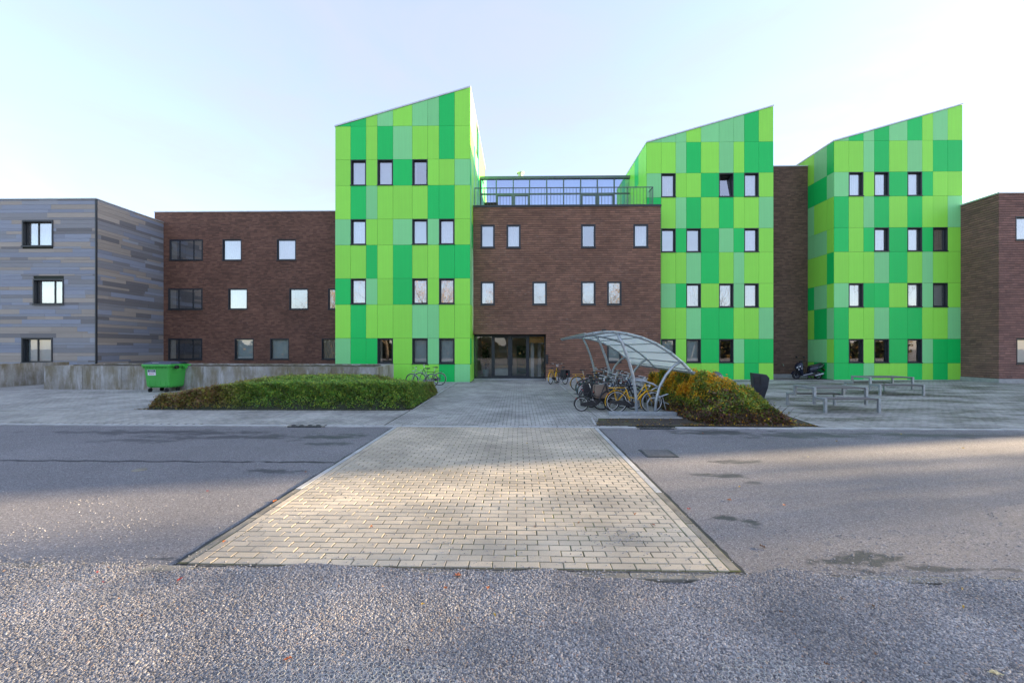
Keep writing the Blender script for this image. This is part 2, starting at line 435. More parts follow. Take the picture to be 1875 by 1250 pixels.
def asphalt_mat(stains):
    t = NT('asphalt'); p = t.pos(); x, y, z = t.sep(p)[0:3]
    big = t.noise(p, 0.45, 5); f = t.noise(p, 190, 3, 0.7)
    v = t.new('ShaderNodeTexVoronoi'); t.put(v.inputs['Vector'], p); v.inputs['Scale'].default_value = 95
    spk = t.ramp(t.sep(v.outputs['Color'])[0], [(0.0, 0.50), (0.55, 0.95), (0.90, 1.12), (1.0, 1.7)])
    col = t.mix(1.0, (0.185, 0.183, 0.188), spk, 'MULTIPLY')
    col = t.mix(1.0, col, t.ramp(big, [(0.3, 0.84), (0.7, 1.16)]), 'MULTIPLY')
    warp = t.math('ADD', t.math('SUBTRACT', t.noise(t.mapping(p, (1.0, 2.2, 1)), 1.5, 3, 0.6), 0.5), t.math('SUBTRACT', t.noise(t.mapping(p, (1.0, 1.8, 1)), 5.5, 8, 0.74), 0.5))
    wet = None
    for (cx, cy, rx, ry, k) in stains:
        dx = t.math('DIVIDE', t.math('SUBTRACT', x, cx), rx); dy = t.math('DIVIDE', t.math('SUBTRACT', y, cy), ry)
        d = t.math('SQRT', t.math('ADD', t.math('MULTIPLY', dx, dx), t.math('MULTIPLY', dy, dy)))
        d = t.math('ADD', d, t.math('MULTIPLY', warp, 3.6))
        n = t.new('ShaderNodeMapRange'); t.put(n.inputs[0], d); n.inputs[1].default_value = 1.0; n.inputs[2].default_value = 0.55
        n.inputs[3].default_value = 0.0; n.inputs[4].default_value = k
        wet = n.outputs[0] if wet is None else t.math('MAXIMUM', wet, n.outputs[0])
    col = t.mix(wet, col, (0.035, 0.037, 0.040))
    t.set(Base_Color=col, Roughness=t.math('SUBTRACT', 0.82, t.math('MULTIPLY', wet, 0.32)))
    t.bump(t.math('ADD', f, t.math('MULTIPLY', t.sep(v.outputs['Color'])[1], 0.8)), 0.45, 0.004)
    return t.m
def gravel_base_mat():
    t = NT('gravel_bed'); p = t.pos()
    v = t.new('ShaderNodeTexVoronoi'); t.put(v.inputs['Vector'], p); v.inputs['Scale'].default_value = 70
    c = t.ramp(t.sep(v.outputs['Color'])[0], [(0.0, (0.06, 0.06, 0.065)), (0.5, (0.16, 0.16, 0.165)), (1.0, (0.34, 0.33, 0.32))])
    t.set(Base_Color=c, Roughness=0.9); t.bump(v.outputs['Distance'], 0.8, 0.01); return t.m
M_gravel = gravel_base_mat()
def stone_mat():
    t = NT('gravel_stone'); r = t.new('ShaderNodeObjectInfo').outputs['Random']; c = t.coord()
    p = t.pos(); z = t.noise(p, 1.1, 3)
    col = t.ramp(r, [(0.0, (0.135, 0.133, 0.138)), (0.35, (0.215, 0.212, 0.212)), (0.6, (0.29, 0.288, 0.292)), (0.8, (0.37, 0.362, 0.352)), (0.9, (0.33, 0.285, 0.235)), (0.97, (0.50, 0.49, 0.47)), (1.0, (0.33, 0.20, 0.13))])
    k = t.ramp(t.noise(c, 160, 3), [(0.3, 0.8), (0.7, 1.2)])
    k2 = t.ramp(z, [(0.35, 0.78), (0.65, 1.18)])
    t.set(Base_Color=t.mix(1.0, t.mix(1.0, col, k, 'MULTIPLY'), k2, 'MULTIPLY'), Roughness=0.7); return t.m
M_stone = stone_mat()
def chip_mat():
    t = NT('stone_chip'); a = t.attr()
    t.set(Base_Color=a, Roughness=0.75); return t.m
M_chip = chip_mat()
def leaf_mat(name, rough=0.5, trans=0.35):
    t = NT(name); a = t.attr()
    t.set(Base_Color=a, Roughness=rough); t.b.inputs['Specular IOR Level'].default_value = 0.3
    tl = t.new('ShaderNodeBsdfTranslucent'); t.put(tl.inputs[0], a)
    mx = t.new('ShaderNodeMixShader'); mx.inputs[0].default_value = trans
    t.t.links.new(t.b.outputs[0], mx.inputs[1]); t.t.links.new(tl.outputs[0], mx.inputs[2]); t.t.links.new(mx.outputs[0], t.out.inputs['Surface'])
    return t.m
M_leaf = leaf_mat('leaf')
M_twig = simple('twig_brown', (0.075, 0.052, 0.042), 0.85, 0, 0.3, 5)
M_bark = simple('bark', (0.085, 0.070, 0.055), 0.9, 0, 0.35, 6, 0.6, 20)
# ------------------------------------------------------------------ ground, road, path, pavements
def sheet(name, x0, x1, y0, y1, z, mat, parent=None, kind='structure'):
    m = MB(); m.quad((x0, y0, z), (x1, y0, z), (x1, y1, z), (x0, y1, z)); o = m.build(name, mat, parent)
    if parent is None: tag(o, kind=kind)
    return o
SH = -0.012                                    # the street runs 0.7 degrees off the facades
def near_y(x): return 3.70 + SH * x            # inner edge of the road
def far_y(x): return 10.30 + SH * x            # outer edge of the road (front of the far kerb)
PL, PR = -3.20, 2.02                           # the brick crossing
ground = sheet('ground', -900, 900, -900, 900, -0.16, M_gravel)
road_m = MB()
road_m.quad((-160, near_y(-160), -0.03), (160, near_y(160), -0.03), (160, far_y(160), -0.03), (-160, far_y(-160), -0.03))
def gr(px, py): return G(px, py, -0.03)
ST = []
for (px, py, rx, ry, k) in [(300, 791, 3.2, 0.28, 0.85), (430, 800, 2.0, 0.25, 0.8), (600, 800, 0.9, 0.3, 0.85), (600, 812, 0.5, 0.2, 0.7), (250, 806, 1.0, 0.22, 0.7), (500, 862, 0.45, 0.12, 0.8),
                    (1320, 792, 1.1, 0.35, 0.85), (1500, 797, 2.2, 0.3, 0.75), (1720, 797, 2.6, 0.25, 0.8), (1345, 846, 0.35, 0.14, 0.7), (1325, 870, 0.34, 0.12, 0.8), (1285, 868, 0.22, 0.10, 0.6),
                    (1330, 948, 0.15, 0.08, 0.9), (1375, 955, 0.15, 0.12, 0.9), (1380, 884, 0.2, 0.08, 0.6), (1590, 1030, 0.45, 0.16, 0.95), (1750, 1042, 1.0, 0.06, 0.9), (280, 1022, 0.35, 0.05, 0.9)]:
    x, y = gr(px, py); ST.append((x, y, rx, ry, k))
M_asphalt = asphalt_mat(ST)
road = tag(road_m.build('road', M_asphalt), kind='structure')
gravel_yard = MB(); gravel_yard.quad((-160, -60, -0.055), (160, -60, -0.055), (160, near_y(160) - 0.10, -0.055), (-160, near_y(-160) - 0.10, -0.055))
gravel_yard = tag(gravel_yard.build('gravel_yard', M_gravel), kind='structure')
# a wandering tar seam across the left lane
M_tar = simple('tar_seam', (0.030, 0.031, 0.034), 0.6, 0, 0.3, 8)
sm = MB(); a_, b_ = gr(-150, 842), gr(612, 846); n_ = 90; prev = None
for i in range(n_ + 1):
    f = i / n_; x = a_[0] + (b_[0] - a_[0]) * f; y = a_[1] + (b_[1] - a_[1]) * f + 0.02 * math.sin(i * 0.7) + random.uniform(-.012, .012)
    w = random.uniform(0.012, 0.05) * (0.25 if 0.80 < f < 0.83 else 1)
    cur = ((x, y - w, -0.026), (x, y + w, -0.026))
    if prev: sm.quad(prev[0], cur[0], cur[1], prev[1])
    prev = cur
sm.build('tar_seam', M_tar, road)
# dark crumbling joint between asphalt and path
for side, x0 in ((-1, PL - 0.02), (1, PR + 0.02)):
    sm = MB(); prev = None
    for i in range(71):
        y = near_y(0) + 6.6 * i / 70 + SH * x0; w = random.uniform(0.015, 0.045)
        cur = ((x0 - 0.01 if side > 0 else x0 - w, y, -0.026), (x0 + w if side > 0 else x0 + 0.01, y, -0.026))
        if prev: sm.quad(prev[0], cur[0], cur[1], prev[1])
        prev = cur
    sm.build('tar_joint', M_tar, road)

# pavers
BW, BD = 0.22, 0.11
def paver_array(cells, z_fn, ztop, tone=(0.15, 0.85), zj=0.0012, thick=0.05, gap=(0.008, 0.006)):
    """cells: (n,4) centre x, y, half length x, half length y"""
    c = np.asarray(cells); n = len(c)
    b = 0.006
    zt = ztop + rng.normal(0, zj, n) + (z_fn(c[:, 0], c[:, 1]) if z_fn else 0)
    tx, ty = rng.normal(0, 0.004, n), rng.normal(0, 0.006, n)
    hx, hy = c[:, 2] - gap[0] / 2 + rng.normal(0, .001, n), c[:, 3] - gap[1] / 2 + rng.normal(0, .001, n)
    V = np.zeros((n, 12, 3))
    for k, (sx, sy) in enumerate(((-1, -1), (1, -1), (1, 1), (-1, 1))):
        V[:, k, 0] = c[:, 0] + sx * hx; V[:, k, 1] = c[:, 1] + sy * hy; V[:, k, 2] = zt - thick
        V[:, 4 + k, 0] = V[:, k, 0]; V[:, 4 + k, 1] = V[:, k, 1]; V[:, 4 + k, 2] = zt - b + tx * sx * hx + ty * sy * hy
        V[:, 8 + k, 0] = c[:, 0] + sx * (hx - b); V[:, 8 + k, 1] = c[:, 1] + sy * (hy - b); V[:, 8 + k, 2] = zt + tx * sx * hx + ty * sy * hy
    base = np.array([(8, 9, 10, 11)] + [(4 + i, 4 + (i + 1) % 4, 8 + (i + 1) % 4, 8 + i) for i in range(4)] + [(i, (i + 1) % 4, 4 + (i + 1) % 4, 4 + i) for i in range(4)])
    F = (base[None] + 12 * np.arange(n)[:, None, None]).reshape(-1, 4)
    t = rng.uniform(tone[0], tone[1], n)
    return V.reshape(-1, 3), F, np.repeat(t, 12), t
def running_bond(x0, x1, y0, y1, along='x', keep=None, shear=0.0):
    out = []
    if along == 'x':
        for r in range(int(round((y1 - y0) / BD))):
            y = y0 + (r + 0.5) * BD; off = 0.0 if r % 2 else BW / 2
            x = x0 - off
            while x < x1 - 0.005:
                a, b = max(x, x0), min(x + BW, x1)
                if b - a > 0.04:
                    cx = (a + b) / 2; cy = y + shear * cx
                    if keep is None or keep(cx, cy): out.append((cx, cy, (b - a) / 2, BD / 2))
                x += BW
    else:
        for r in range(int(round((x1 - x0) / BD))):
            x = x0 + (r + 0.5) * BD; off = 0.0 if r % 2 else BW / 2
            y = y0 - off
            while y < y1 - 0.005:
                a, b = max(y, y0), min(y + BW, y1)
                if b - a > 0.04:
                    cy = (a + b) / 2 + shear * x
                    if keep is None or keep(x, cy): out.append((x, cy, BD / 2, (b - a) / 2))
                y += BW
    return out
def col3(t): return np.stack([t, t, t], 1)

# --- the brick crossing: structure 'path' with its nearest stones as objects of their own
path_m = MB(); path_m.quad((PL, near_y(PL), -0.0125), (PR, near_y(PR), -0.0125), (PR, far_y(PR), -0.0125), (PL, far_y(PL), -0.0125))
path = tag(path_m.build('path', M_joint), kind='structure')
EDGE = 0.10
cells = running_bond(PL + EDGE + BD, PR - EDGE - BD, 3.705, 10.30, 'x', None, SH)
for sx in (PL + EDGE + BD / 2, PR - EDGE - BD / 2):      # soldier row along both edges
    y = 3.705
    while y < 10.28: cells.append((sx, y + BW / 2 + SH * sx, BD / 2, BW / 2)); y += BW
cells.sort(key=lambda c: c[1] - SH * c[0] + abs(c[0]) * 0.02)
near, rest = cells[:300], cells[300:]
V, F, C, T = paver_array(near, None, -0.006, (0.25, 1.0))
shared = {}
def paver_materials(base, k):
    return base
for i, (cx, cy, hx, hy) in enumerate(near):
    key = (round(hx, 3), round(hy, 3), i % 6)
    vv = V[i * 12:(i + 1) * 12].copy(); vv[:, 0] -= cx; vv[:, 1] -= cy
    if key not in shared:
        me = bpy.data.meshes.new('paver'); me.from_pydata([tuple(p) for p in vv], [], [tuple(f) for f in (F[:9])]); me.update()
        a = me.color_attributes.new('Col', 'FLOAT_COLOR', 'POINT')
        a.data.foreach_set('color', np.tile(np.array([T[i], T[i], T[i], 1], dtype=np.float32), 12))
        me.materials.append(M_paver); shared[key] = me
    o = bpy.data.objects.new('paver', shared[key]); o.location = (cx, cy, random.uniform(-.002, .002)); COL.objects.link(o); o.parent = path
V, F, C, T = paver_array(rest, None, -0.006, (0.2, 0.95), gap=(0.010, 0.007))
tag(np_mesh('paver_field', V, F, M_paver, path, col3(C)), kind='stuff')
for sx0 in (PL, PR - EDGE):                                  # concrete edging strips, one metre each
    y = 3.72
    while y < 10.2:
        y2 = min(y + 0.99, 10.28)
        m = MB(); m.box(sx0 + .004, sx0 + EDGE - .006, y + SH * sx0 + .004, y2 + SH * sx0 - .004, -0.09, -0.008 + random.uniform(-.004, .002)); m.build('edging_stone', M_kerb_dirty if y < 5 else M_kerb, path, bevel=0.006)
        y += 0.99

# --- kerbs
kerb = tag(MB().box(-100, -99, far_y(-100), far_y(-100) + 0.14, -0.1, -0.004).build('kerb', M_kerb), kind='structure')
x = -26.0
while x < 30:
    m = MB(); yk = far_y(x)
    if not (abs(x - G(1190, 782)[0]) < 0.51 or abs(x - G(553, 780)[0]) < 0.51):
        m.prism([(x + .005, far_y(x)), (x + .995, far_y(x + 1)), (x + .995, far_y(x + 1) + 0.14), (x + .005, far_y(x) + 0.14)], -0.12, 0.004 + random.uniform(-.003, .003), 'xy')
        m.build('kerb_stone', M_kerb, kerb, bevel=0.008)
    else:
        m.prism([(x + .005, far_y(x) + .03), (x + .995, far_y(x + 1) + .03), (x + .995, far_y(x + 1) + 0.14), (x + .005, far_y(x) + 0.14)], -0.12, -0.02, 'xy')
        m.build('kerb_stone', M_kerb_dirty, kerb)
        g = MB()
        for k in range(9): g.box(x + .10 + k * .09, x + .15 + k * .09, far_y(x) - 0.03, far_y(x) + 0.14, -0.03, -0.010)
        g.box(x + .06, x + .92, far_y(x) - 0.05, far_y(x) - 0.028, -0.04, -0.010); g.box(x + .06, x + .92, far_y(x) + 0.142, far_y(x) + 0.165, -0.04, -0.004)
        go = g.build('drain_grate', M_zinc)
        tag(go, 'dark slotted gully grate set into the kerb ' + ('before the shelter' if x > 0 else 'in front of the clipped green hedge'), 'drain grate')
    x += 1.0
kerb_near = tag(MB().box(-101, -100, near_y(-100) - .12, near_y(-100), -0.1, -0.02).build('kerb_inner', M_kerb_dirty), kind='structure')
x = -9.0
while x < 10:
    m = MB(); m.prism([(x + .004, near_y(x) - 0.105), (x + .996, near_y(x + 1) - 0.105), (x + .996, near_y(x + 1) - .004), (x + .004, near_y(x) - .004)], -0.12, -0.026 + random.uniform(-.004, .004), 'xy')
    m.build('kerb_stone', M_kerb_dirty, kerb_near, bevel=0.008); x += 1.0

# --- pavements beyond the kerb
KY = 10.45
pavement = sheet('pavement', -60, 60, KY - 0.02 - 0.7, 40, -0.0135, M_joint_dark)
# (its front edge stays behind the kerb: shear it along)
for v in pavement.data.vertices:
    if v.co.y < 12: v.co.y = far_y(v.co.x) + 0.13
BED_L = [(-12.6, 13.10), (-3.42, 13.06), (-3.70, 17.9), (-10.5, 18.0)]
BED_R = [(2.02, 10.52), (7.75, 10.42), (8.1, 12.6), (7.2, 17.5), (4.75, 19.0), (4.75, 11.62), (2.3, 11.62)]
def inside(poly, x, y):
    r = False; j = len(poly) - 1
    for i in range(len(poly)):
        (xi, yi), (xj, yj) = poly[i], poly[j]
        if (yi > y) != (yj > y) and x < (xj - xi) * (y - yi) / (yj - yi) + xi: r = not r
        j = i
    return r
def clear(x, y): return not inside(BED_L, x, y) and not inside(BED_R, x, y) and y > far_y(x) + 0.17
court = running_bond(-3.5, 2.3, KY, 26.2, 'x', clear) + running_bond(2.3, 9.2, KY, 25.0, 'x', clear)
V, F, C, T = paver_array(court, None, 0.0, (0.0, 1.0), gap=(0.022, 0.010))
tag(np_mesh('paver_field', V, F, M_paver_court, pavement, col3(C)), kind='stuff')
walk = running_bond(-34, -3.5, KY - 0.1, 13.05, 'y', clear)
V, F, C, T = paver_array(walk, None, 0.0, (0.0, 0.9), gap=(0.012, 0.018))
tag(np_mesh('paver_field', V, F, M_paver_court, pavement, col3(C)), kind='stuff')
def wavy(x, y): return 0.006 * np.sin(x * 1.3 + y * 0.5) + 0.008 * np.sin(y * 1.1 + 0.4 * np.sin(x * 0.8)) + 0.004 * np.sin(x * 0.37 - y * 1.9)
plaza = running_bond(-34, -3.5, 13.1, 24.0, 'x', lambda x, y: clear(x, y))
V, F, C, T = paver_array(plaza, wavy, 0.004, (0.0, 0.9), gap=(0.016, 0.012))
tag(np_mesh('paver_field', V, F, M_paver_court, pavement, col3(C)), kind='stuff')
plaza = running_bond(9.2, 37, KY - 0.3, 28.3, 'x', lambda x, y: clear(x, y)) + running_bond(7.0, 9.2, KY - .1, 25.0, 'x', lambda x, y: clear(x, y))
V, F, C, T = paver_array(plaza, wavy, 0.004, (0.0, 1.0), gap=(0.016, 0.014))
tag(np_mesh('paver_field', V, F, M_paver_plaza, pavement, col3(C)), kind='stuff')
# edging round the court and beds
edge = MB()
for (p, q) in [((-3.42, 13.06), (-3.70, 24.0)), ((-12.6, 13.08), (-3.42, 13.06)), ((2.02, 10.62), (2.12, 11.68)), ((2.12, 11.64), (4.7, 11.64)), ((7.75, 10.5), (8.1, 12.6)), ((-34, 13.09), (-12.6, 13.08)), ((2.3, 19.4), (2.3, 24.6)), ((2.3, 19.4), (5.0, 19.4))]:
    L = math.dist(p, q); n = max(1, int(round(L)))
    for i in range(n):
        a = [p[k] + (q[k] - p[k]) * (i + .006) / n for k in (0, 1)]; b = [p[k] + (q[k] - p[k]) * (i + .994) / n for k in (0, 1)]
        MB().bar((*a, -0.035), (*b, -0.035), 0.055, 0.10).build('edging_stone', M_kerb, pavement)
soil = MB()
for poly in (BED_L, BED_R): soil.add([(x, y, 0.004) for x, y in poly], [tuple(range(len(poly)))])
soil = tag(soil.build('planting_bed', M_soil), kind='structure')

# ------------------------------------------------------------------ windows
def ring(m, x0, x1, z0, z1, w, ya, yb, wb=None):
    wb = w if wb is None else wb
    m.box(x0, x0 + w, ya, yb, z0, z1); m.box(x1 - w, x1, ya, yb, z0, z1)
    m.box(x0 + w, x1 - w, ya, yb, z1 - w, z1); m.box(x0 + w, x1 - w, ya, yb, z0, z0 + wb)
def wavy_sheet(x0, x1, z0, z1, y, amp=0.02, per=0.14):
    m = MB(); n = max(4, int((x1 - x0) / per * 6)); vs_ = []
    ph = random.uniform(0, 6)
    for i in range(n + 1):
        x = x0 + (x1 - x0) * i / n
        yy = y + amp * math.sin(2 * math.pi * (x - x0) / per + ph) + amp * 0.5 * math.sin(9 * x + ph)
        vs_ += [(x, yy, z0), (x, yy + random.uniform(-.004, .004), z1)]
    m.add(vs_, [(2*i, 2*i+2, 2*i+3, 2*i+1) for i in range(n)])
    return m
def window(root, x0, x1, z0, z1, Y, inside_='sheer', depth=0.17, rim=0.045, proud=0.012, splits=(), glass=None, M=None, tilt=False, sash=0.055):
    """a reveal lined with anthracite sheet, a sash, one or more panes, and what hangs behind them"""
    m = MB(); ring(m, x0, x1, z0, z1, rim, Y - proud, Y + depth)
    m.box(x0 - 0.02, x1 + 0.02, Y - proud - 0.035, Y - proud - 0.001, z0 - 0.012, z0 + rim * 0.9)
    w = m.build('window', M_frame, root, M=M)
    a0, a1, b0, b1 = x0 + rim, x1 - rim, z0 + rim, z1 - rim
    s = MB(); ring(s, a0 + .001, a1 - .001, b0 + .001, b1 - .001, sash, Y + depth - 0.07, Y + depth, sash * 1.25)
    xs = [a0 + sash]
    for f in splits:
        xc = a0 + (a1 - a0) * f
        s.box(xc - sash * .55, xc + sash * .55, Y + depth - 0.068, Y + depth - .002, b0 + sash, b1 - sash); xs += [xc - sash * .55, xc + sash * .55]
    xs.append(a1 - sash)
    if not tilt: s.build('sash', M_frame, w, M=M)
    else:
        T_ = Matrix.Translation((0, Y + depth, b0)) @ Matrix.Rotation(R(-9), 4, 'X') @ Matrix.Translation((0, -Y - depth, -b0))
        s.build('sash', M_frame, w, M=T_)
    for i in range(0, len(xs), 2):
        p = MB(); yy = Y + depth - 0.035
        p.quad((xs[i] - .004, yy, b0 + sash - .004), (xs[i+1] + .004, yy, b0 + sash - .004), (xs[i+1] + .004, yy, b1 - sash + .004), (xs[i] - .004, yy, b1 - sash + .004))
        p.build('pane', glass or (M_glass_mid if z1 < 3.0 else M_glass), w, M=(T_ if tilt else M))
    yb = Y + depth + (0.30 if tilt else 0.07)
    kind, mat_ = {'sheer': ('curtain', M_curtain), 'blind': ('blind', M_blind), 'tan': ('curtain', M_tan), 'dark': ('room_wall', M_room), 'white': ('blind', M_white)}[inside_.split('+')[0]]
    if kind == 'curtain': wavy_sheet(a0, a1, b0, b1, yb, 0.018).build(kind, mat_, w, M=M)
    elif kind == 'blind':
        if inside_.endswith('+half'):
            h = b0 + (b1 - b0) * 0.4
            MB().quad((a0, yb, h), (a1, yb, h), (a1, yb, b1), (a0, yb, b1)).build('blind', mat_, w, M=M)
            MB().quad((a0, yb + .5, b0), (a1, yb + .5, b0), (a1, yb + .5, b1), (a0, yb + .5, b1)).build('room_wall', M_curtain, w, M=M)
        else: MB().quad((a0, yb, b0), (a1, yb, b0), (a1, yb, b1), (a0, yb, b1)).build(kind, mat_, w, M=M)
    else:
        y2 = Y + depth + 1.3
        q = MB(); q.quad((a0, y2, b0), (a1, y2, b0), (a1, y2, b1), (a0, y2, b1)); e = Y + depth + .001
        q.quad((a0, e, b0), (a0, y2, b0), (a0, y2, b1), (a0, e, b1)); q.quad((a1, e, b0), (a1, y2, b0), (a1, y2, b1), (a1, e, b1))
        q.quad((a0, e, b0), (a1, e, b0), (a1, y2, b0), (a0, y2, b0)); q.quad((a0, e, b1), (a1, e, b1), (a1, y2, b1), (a0, y2, b1))
        q.build(kind, mat_, w, M=M)
        MB().box(a0 + .02, a0 + .02 + (a1 - a0) * .16, yb, yb + .02, b0, b1).build('curtain', M_tan, w, M=M)
    return w
def holed(x0, x1, z0, z1, Y, holes):
    """flat wall on plane Y with rectangular openings"""
    xs = sorted({x0, x1, *[h[0] for h in holes], *[h[1] for h in holes]}); zs = sorted({z0, z1, *[h[2] for h in holes], *[h[3] for h in holes]})
    xs = [v for v in xs if x0 <= v <= x1]; zs = [v for v in zs if z0 <= v <= z1]
    m = MB()
    for i in range(len(xs) - 1):
        for j in range(len(zs) - 1):
            cx, cz = (xs[i] + xs[i+1]) / 2, (zs[j] + zs[j+1]) / 2
            if any(h[0] < cx < h[1] and h[2] < cz < h[3] for h in holes): continue
            m.quad((xs[i], Y, zs[j]), (xs[i+1], Y, zs[j]), (xs[i+1], Y, zs[j+1]), (xs[i], Y, zs[j+1]))
    return m
def shell(m, x0, x1, z0, z1, Y, Y2):
    """close a holed front wall into a box: sides, back and roof"""
    m.quad((x0, Y2, z0), (x0, Y, z0), (x0, Y, z1), (x0, Y2, z1)); m.quad((x1, Y, z0), (x1, Y2, z0), (x1, Y2, z1), (x1, Y, z1))
    m.quad((x1, Y2, z0), (x0, Y2, z0), (x0, Y2, z1), (x1, Y2, z1)); m.quad((x0, Y, z1), (x1, Y, z1), (x1, Y2, z1), (x0, Y2, z1))
    return m

# ------------------------------------------------------------------ green towers
WIDTHS = [0.92, 0.92, 0.67, 0.93, 1.14, 0.92, 0.67, 0.92, 0.92]
ROWS = [0.03, 1.08, 2.61, 4.60, 6.14, 8.12, 9.65, 11.63, 13.17, 15.14]
HI = 17.40
panel_cache = {}
def panel(root, w, h, x, z, Y, mat, M=None):
    key = (round(w, 3), round(h, 3), mat.name, M is not None)
    g = 0.006
    m = MB().box(g, w - g, -0.02, 0.0, g, h - g)
    if M is not None: return MB().box(x + g, x + w - g, Y - 0.02, Y, z + g, z + h - g).build('panel', mat, root, M=M)
    if key not in panel_cache:
        me = bpy.data.meshes.new('panel'); me.from_pydata(m.v, [], m.f); me.update(); me.materials.append(mat); panel_cache[key] = me
    o = bpy.data.objects.new('panel', panel_cache[key]); COL.objects.link(o); o.parent = root
    o.location = Vector((x, Y, z)) - ORIG[root]; ORIG[o] = ORIG[root]
    o.rotation_euler = (random.uniform(-.0012, .0012), 0, random.uniform(-.0025, .0025))
    return o
def tower(label, X0, Y, rows, winfo, depth=11.0, side=None, side_rows=None, side_win=None):
    X1 = X0 + sum(WIDTHS); cols = [X0]
    for w in WIDTHS: cols.append(cols[-1] + w)
    t = thing('green_tower', label, 'tower', ((X0 + X1) / 2, Y, 0))
    zr = lambda x: ROWS[-1] + (HI - ROWS[-1]) * (x - X0) / (X1 - X0)
    body = MB(); holes = []
    for r in range(9):
        for c in range(9):
            if rows[r][c] == 'W': holes.append((cols[c] + .01, cols[c+1] - .01, ROWS[r] + .01, ROWS[r+1] - .01))
    body = holed(X0 + .02, X1 - .02, 0, ROWS[-1], Y + 0.03, holes)
    body.quad((X0 + .02, Y + 0.03, ROWS[-1]), (X1 - .02, Y + 0.03, ROWS[-1]), (X1 - .02, Y + 0.03, HI - .02), (X0 + .02, Y + 0.03, ROWS[-1] + .001))
    e = Y + depth
    for xx, zt in ((X0 + .02, ROWS[-1] - .02), (X1 - .02, HI - .02)):
        body.quad((xx, Y + .03, 0), (xx, e, 0), (xx, e, zt), (xx, Y + .03, zt))
    body.quad((X0 + .02, e, 0), (X1 - .02, e, 0), (X1 - .02, e, HI - .02), (X0 + .02, e, ROWS[-1] - .02))
    body.build('wall_core', M_back, t)
    MB().prism([(X0 - .03, ROWS[-1] - .02), (X1 + .03, HI - .01), (X1 + .03, HI + .075), (X0 - .03, ROWS[-1] + .065)], Y - 0.05, e, 'xz').build('roof', M_trim, t)
    MB().box(X0, X1, Y - 0.012, Y + .02, 0.0, 0.03).build('base_trim', M_trim, t)
    for r in range(10):
        for c in range(9):
            k = rows[r][c]
            if k == 'W':
                opts = winfo.get((r, c), 'sheer')
                window(t, cols[c] + .004, cols[c+1] - .004, ROWS[r] + .004, ROWS[r+1] - .004, Y - 0.012, opts, depth=0.19, rim=0.05, tilt=(opts == 'tilt+' or opts.startswith('dark+tilt')))
            elif r < 9: panel(t, WIDTHS[c], ROWS[r+1] - ROWS[r], cols[c], ROWS[r], Y, PM[k])
            else:
                a, b = cols[c] + .006, cols[c+1] - .006; z0 = ROWS[9] + .006
                za, zb = zr(a) - .03, zr(b) - .03
                poly = [(a, z0), (b, z0), (b, zb), (a, za)] if za > z0 + .01 else [(a + (b - a) * max(0, (z0 - za) / (zb - za)), z0), (b, z0), (b, zb)]
                MB().prism(poly, Y - .02, Y, 'xz').build('panel', PM[k], t)
    if side:
        # side cladding: built on plane y=0 and swung round
        sx = X1 if side == 'right' else X0
        if side == 'right': M = Matrix.Translation((sx, Y, 0)) @ Matrix.Rotation(R(90), 4, 'Z')
        else: M = Matrix.Translation((sx, Y, 0)) @ Matrix.Rotation(R(-90), 4, 'Z') @ Matrix.Scale(-1, 4, (1, 0, 0))
        SW = [0.56, 1.13, 0.92, 0.67, 1.14, 0.92, 0.92, 0.67, 1.14, 0.92, 0.92]; u = 0.0
        zs = ROWS + ([HI - .04] if side == 'right' else [])
        zs[9] = 15.12
        for ci, w in enumerate(SW):
            if u + w > depth - .05: break
            for r in range(len(zs) - 1):
                k = side_rows[r][ci] if side_rows and ci < len(side_rows[r]) else random.choice('LLMDLM')
                if side_win and (r, ci) == side_win:
                    window(t, u + .004, u + w - .004, zs[r] + .2, zs[r+1] - .2, 0.0, 'dark', depth=.08, M=M)
                    continue
                panel(t, w, zs[r+1] - zs[r], u, zs[r], 0.0, PM[k], M=M)
            u += w
    return t
Y1, Y23 = 23.8, 25.95
T1 = ['LDLLLLLDM', 'MDDWLWMWL', 'LDLLLMMLL', 'DWMLDWLWL', 'LLDLDLLDD', 'MWLLMWMWL', 'LDMLLLDDL', 'LWLWDWLLM', 'LDLDMLLDL', 'DDLMLMMDL']
T2 = ['LMMLLDLDL', 'DWLWDWMDD', 'LLLMDDLLM', 'DMDWLWMWL', 'LLLMDLMLL', 'DWDWDMDWL', 'DLMDLDLLM', 'MWLLDWDWL', 'LLMDLMLDD', 'MMMLMMMDL']
T3 = ['DDMLLDLDL', 'DWLWDWMDD', 'DLLMDDLLM', 'MWDDLWMWL', 'LLLMDLMLL', 'DLDWDWDWL', 'DLMDLDLLM', 'MWLWDWDLL', 'LLMDLMLDD', 'MDMDMDLML']
S3 = ['MDL', 'LMM', 'MDL', 'LMD', 'DLL', 'LMM', 'LLM', 'MDD', 'DML']
tower('green panel tower left of the glass entrance, its tall edge over the roof terrace', PX(614, Y1), Y1, T1,
      {(1, 3): 'dark', (1, 5): 'blind', (1, 7): 'blind', (7, 1): 'blind', (7, 3): 'blind', (7, 5): 'dark', (5, 5): 'blind'}, side='right', side_win=(9, 4))
tower('green panel tower between the brick entrance block and the dark brick recess', PX(1184, Y23), Y23, T2,
      {(1, 1): 'blind', (1, 3): 'blind', (1, 5): 'dark', (7, 5): 'dark+tilt', (3, 5): 'sheer', (5, 1): 'blind', (5, 3): 'blind'}, side='left')
tower('green panel tower beside the plum brick block, picnic tables in front', PX(1526.8, Y23), Y23, T3,
      {(1, 1): 'dark', (1, 3): 'dark', (1, 5): 'dark', (5, 7): 'tan', (3, 7): 'blind', (5, 5): 'sheer'}, side='left', side_rows=S3)

